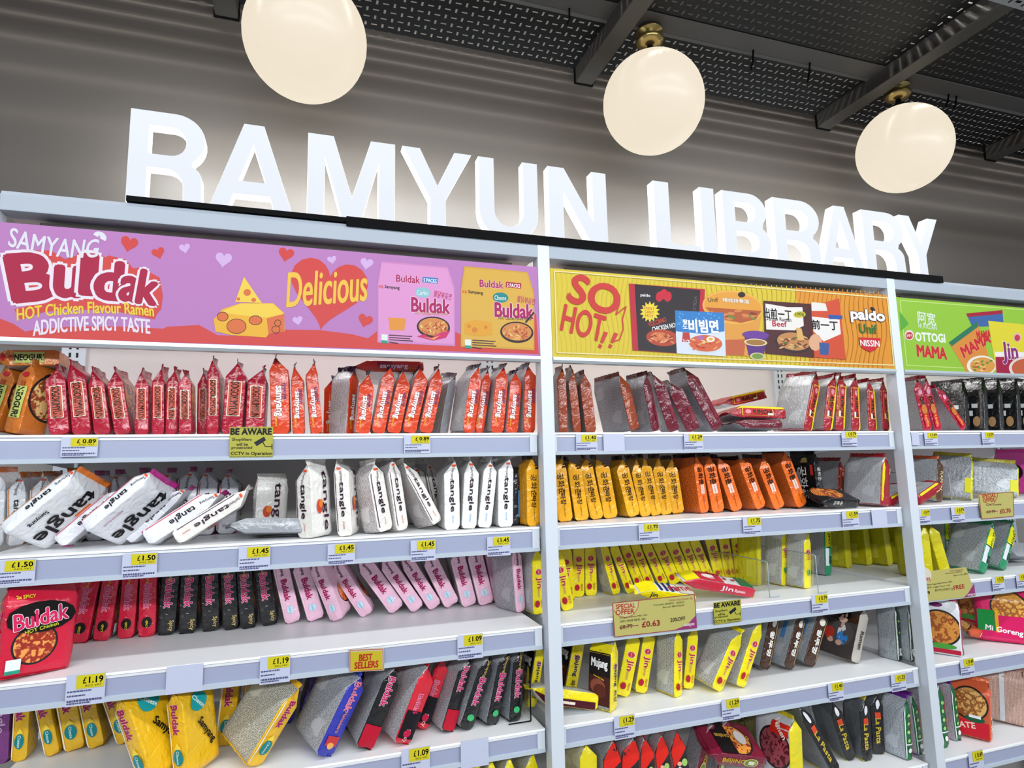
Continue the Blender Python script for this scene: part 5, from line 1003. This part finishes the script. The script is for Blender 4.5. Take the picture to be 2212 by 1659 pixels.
card('warning_card', [(496, 923), (590, 922), (589, 987), (496, 988)], YG, aware(496.5, 923.5, 1.0, .98), 'yellow BE AWARE camera warning card on the top rail of the left bay', 'warning card', RY - .005)
card('warning_card', [(1541, 1302), (1600, 1294), (1603, 1341), (1544, 1350)], YG, aware(1541.5, 1302.5, .63, 1.13, -.12), 'yellow BE AWARE camera warning card on the third rail of the middle bay', 'warning card', RY - .005)
def best(B):
    B.poly([(757, 1408), (825, 1405.5), (826, 1446), (758, 1450)], '#d9c52c') 
    for a_, b_ in [((756, 1405), (827, 1402)), ((827, 1402), (828, 1446)), ((828, 1446), (756, 1450)), ((756, 1450), (756, 1405))]: B.line(a_, b_, 1.3, '#c8442c')
    B.text('BEST', (776, 1421), (804, 1419), 14, '#c0301e', .05); B.text('SELLERS', (766, 1438), (817, 1434), 14, '#c0301e', .05)
card('best_sellers_sign', [(754, 1403), (829, 1400), (830, 1448), (754, 1452)], '#e0d3b8', best, 'small yellow BEST SELLERS sign with a red edge on the third rail of left bay', 'sign')
OFFER = '#cfc672'
def offer(B):
    q = [(1323, 1303), (1500, 1284), (1505, 1356), (1328, 1376)]
    for a_, b_ in zip(q, q[1:] + q[:1]): B.line(a_, b_, 1.5, '#a83a44')
    B.poly([(1504, 1328), (1505, 1356), (1456, 1361), (1484, 1350)], '#a03a7c'); B.text('oseyo', (1477, 1351.5), (1500, 1349), 7, '#f0e4ea', .03)
    B.poly([(1325, 1304), (1379, 1298), (1378, 1312), (1368, 1328), (1352, 1336), (1336, 1330), (1326, 1318)], '#d6cf94')
    ar = [(1379, 1298), (1378, 1312), (1368, 1328), (1352, 1334), (1336, 1330), (1326, 1318)]
    for a_, b_ in zip(ar, ar[1:]): B.line(a_, b_, 1.2, '#b83a34')
    B.text('SPECIAL', (1330, 1311), (1372, 1307), 10, '#c03026', .03); B.text('OFFER', (1330, 1323.5), (1370, 1319.5), 11, '#c03026', .03)
    B.text('better food better life', (1446, 1296.5), (1496, 1292), 5, '#b86a5a', 0); B.text('Promotion 08/08/25 - 25/09/25', (1412, 1307), (1478, 1300.5), 4, '#3c6a34', .01); B.text('Barcode 8801045520', (1432, 1312), (1478, 1307), 3.5, '#4a4a2c', .01)
    B.text('Ottogi Jin Ramyun Mild 120G', (1338, 1335.5), (1398, 1328.5), 4, INK, .01); B.text('오뚜기 진라면 매운맛 120G', (1339, 1343), (1394, 1336.5), 5, INK, .01)
    B.text('£0.79', (1339, 1355), (1366, 1352), 8, '#3a1a1c', .02); B.line((1338, 1355), (1379, 1350.5), 1.5, '#a02c34'); B.text('£0.63', (1387, 1349), (1425, 1345), 12, '#a02030', .03); B.text('20%OFF', (1448, 1339.5), (1480, 1335.5), 8, '#2c1c18', .02)
card('offer_card', [(1322, 1303), (1500, 1283), (1506, 1356), (1328, 1377)], OFFER, offer, 'long pale yellow SPECIAL OFFER card priced 0.63 on the third rail, middle bay', 'offer card', RY - .006)
def offer2(B):
    q = [(2114, 1068), (2188, 1063), (2190, 1115), (2121, 1121)]
    for a_, b_ in zip(q, q[1:] + q[:1]): B.line(a_, b_, 1.2, '#a83a44')
    ar = [(2155, 1064), (2154, 1074), (2148, 1086), (2138, 1090), (2126, 1084)]
    for a_, b_ in zip(ar, ar[1:]): B.line(a_, b_, 1.1, '#b83a34')
    B.text('SPECIAL', (2121, 1071.5), (2151, 1070), 8, '#c03026', .03); B.text('OFFER', (2123, 1081), (2149, 1079.5), 8, '#c03026', .03)
    B.text('Mama Tom Yum Noodle 90G', (2130, 1091), (2163, 1089.5), 3, INK, .01); B.text('£0.79', (2131, 1106), (2150, 1104.5), 6, '#3a1a1c', .02); B.line((2129, 1106), (2155, 1104.5), 1.2, '#a02c34'); B.text('£0.70', (2160, 1105), (2183, 1102.5), 9, '#a02030', .03)
card('offer_card', [(2112, 1067), (2189, 1062), (2191, 1115), (2121, 1122)], OFFER, offer2, 'square pale yellow SPECIAL OFFER card priced 0.70 on the second rail, right bay', 'offer card', RY - .006)
def offer3(B):
    B.poly([(2104, 1260), (2107, 1286), (2082, 1291), (2092, 1280)], '#a03a7c'); B.text('oseyo', (2090, 1276 + 10), (2106, 1284), 5, '#f0e4ea', .03)
    B.oval((1996, 1243), 16, 17, '#f0e8d0', 0); B.text('OFFER', (1990, 1254), (2010, 1251), 8, '#c03026', .03)
    B.text('better food better life', (2052, 1233), (2080, 1230), 4, '#b86a5a', 0); B.text('Promotion 25/09/25', (2042, 1239), (2078, 1234.5), 3.4, '#5c6a34', .01); B.text('Barcode 885', (2060, 1243), (2090, 1239), 3.4, '#5c6a34', .01)
    B.text('Mama Vegan Paper Ramen 120G', (2003, 1264), (2056, 1256.5), 4, INK, .01); B.text('팔도 Veggie Paper 120', (2003, 1270), (2052, 1264), 4, INK, .01)
    B.text('9', (2004, 1281), (2008.5, 1280), 8, INK, .03); B.text('BUY(1)GET(1)', (2020, 1276), (2058, 1272), 6, '#3a3a14', .01); B.text('FREE', (2060, 1270), (2083, 1266), 9, '#b0382c', .03)
card('offer_card', [(1985, 1236), (2087, 1225), (2108, 1287), (1996, 1300)], OFFER, offer3, 'pale yellow BUY ONE GET ONE FREE card on the third rail, right bay', 'offer card', RY - .006)

# ------------------------------------------------------------------ acrylic and wire dividers
am = bpy.data.materials.new('acrylic'); am.use_nodes = True; at_ = am.node_tree; ab = at_.nodes['Principled BSDF']
ab.inputs['Base Color'].default_value = (.95, .98, .98, 1); ab.inputs['Roughness'].default_value = .05; ab.inputs['Transmission Weight'].default_value = 1; ab.inputs['IOR'].default_value = 1.1; ab.inputs['Alpha'].default_value = .25
EDGE = base_mat('acrylic_edge', '#9fb0b4', .2)[0]
def divider(x, sh, y0, h, label, edge=EDGE):
    Z = DZ[sh]; t = empty('shelf_divider', (x, y0, Z + .001)); tag(t, label, 'shelf divider')
    MB().box(-.0008, .0008, .002, .34, .003, h, am).build('clear_sheet', t)
    r = .008; P = [(0, .34, h), (0, r, h)] + [(0, r - r * math.sin(a), h - r + r * math.cos(a)) for a in (.4, .8, 1.2, 1.57)] + [(0, 0, .0025)]
    MB().tube(P, .0016, edge, 6).tube([(0, 0, .0025), (-.06 if edge is BLACK else .035, 0, .0025)], .0016, edge, 6).build('edge', t)
    return t
q = on_deck(1663, .06, DZ[2]); divider(q.x, 2, .06, .105, 'clear acrylic divider standing right of the lemon yellow packets, third shelf')
q = on_deck(1768, .05, DZ[2]); divider(q.x, 2, .05, .115, 'clear acrylic divider standing right of the white-backed packets, third shelf')
q = on_deck(1147, .075, DZ[3]); divider(q.x, 3, .075, .135, 'dark-edged wire divider beside the black green-marked packets, fourth shelf of left bay', BLACK)
q = on_deck(1133, .07, DZ[1]); divider(q.x, 1, .07, .105, 'dark-edged wire divider beside the amber packet, second shelf of left bay', BLACK)
q = on_deck(2056, .10, DZ[1]); divider(q.x, 1, .10, .10, 'clear acrylic divider in front of the silver packets, second shelf of right bay')
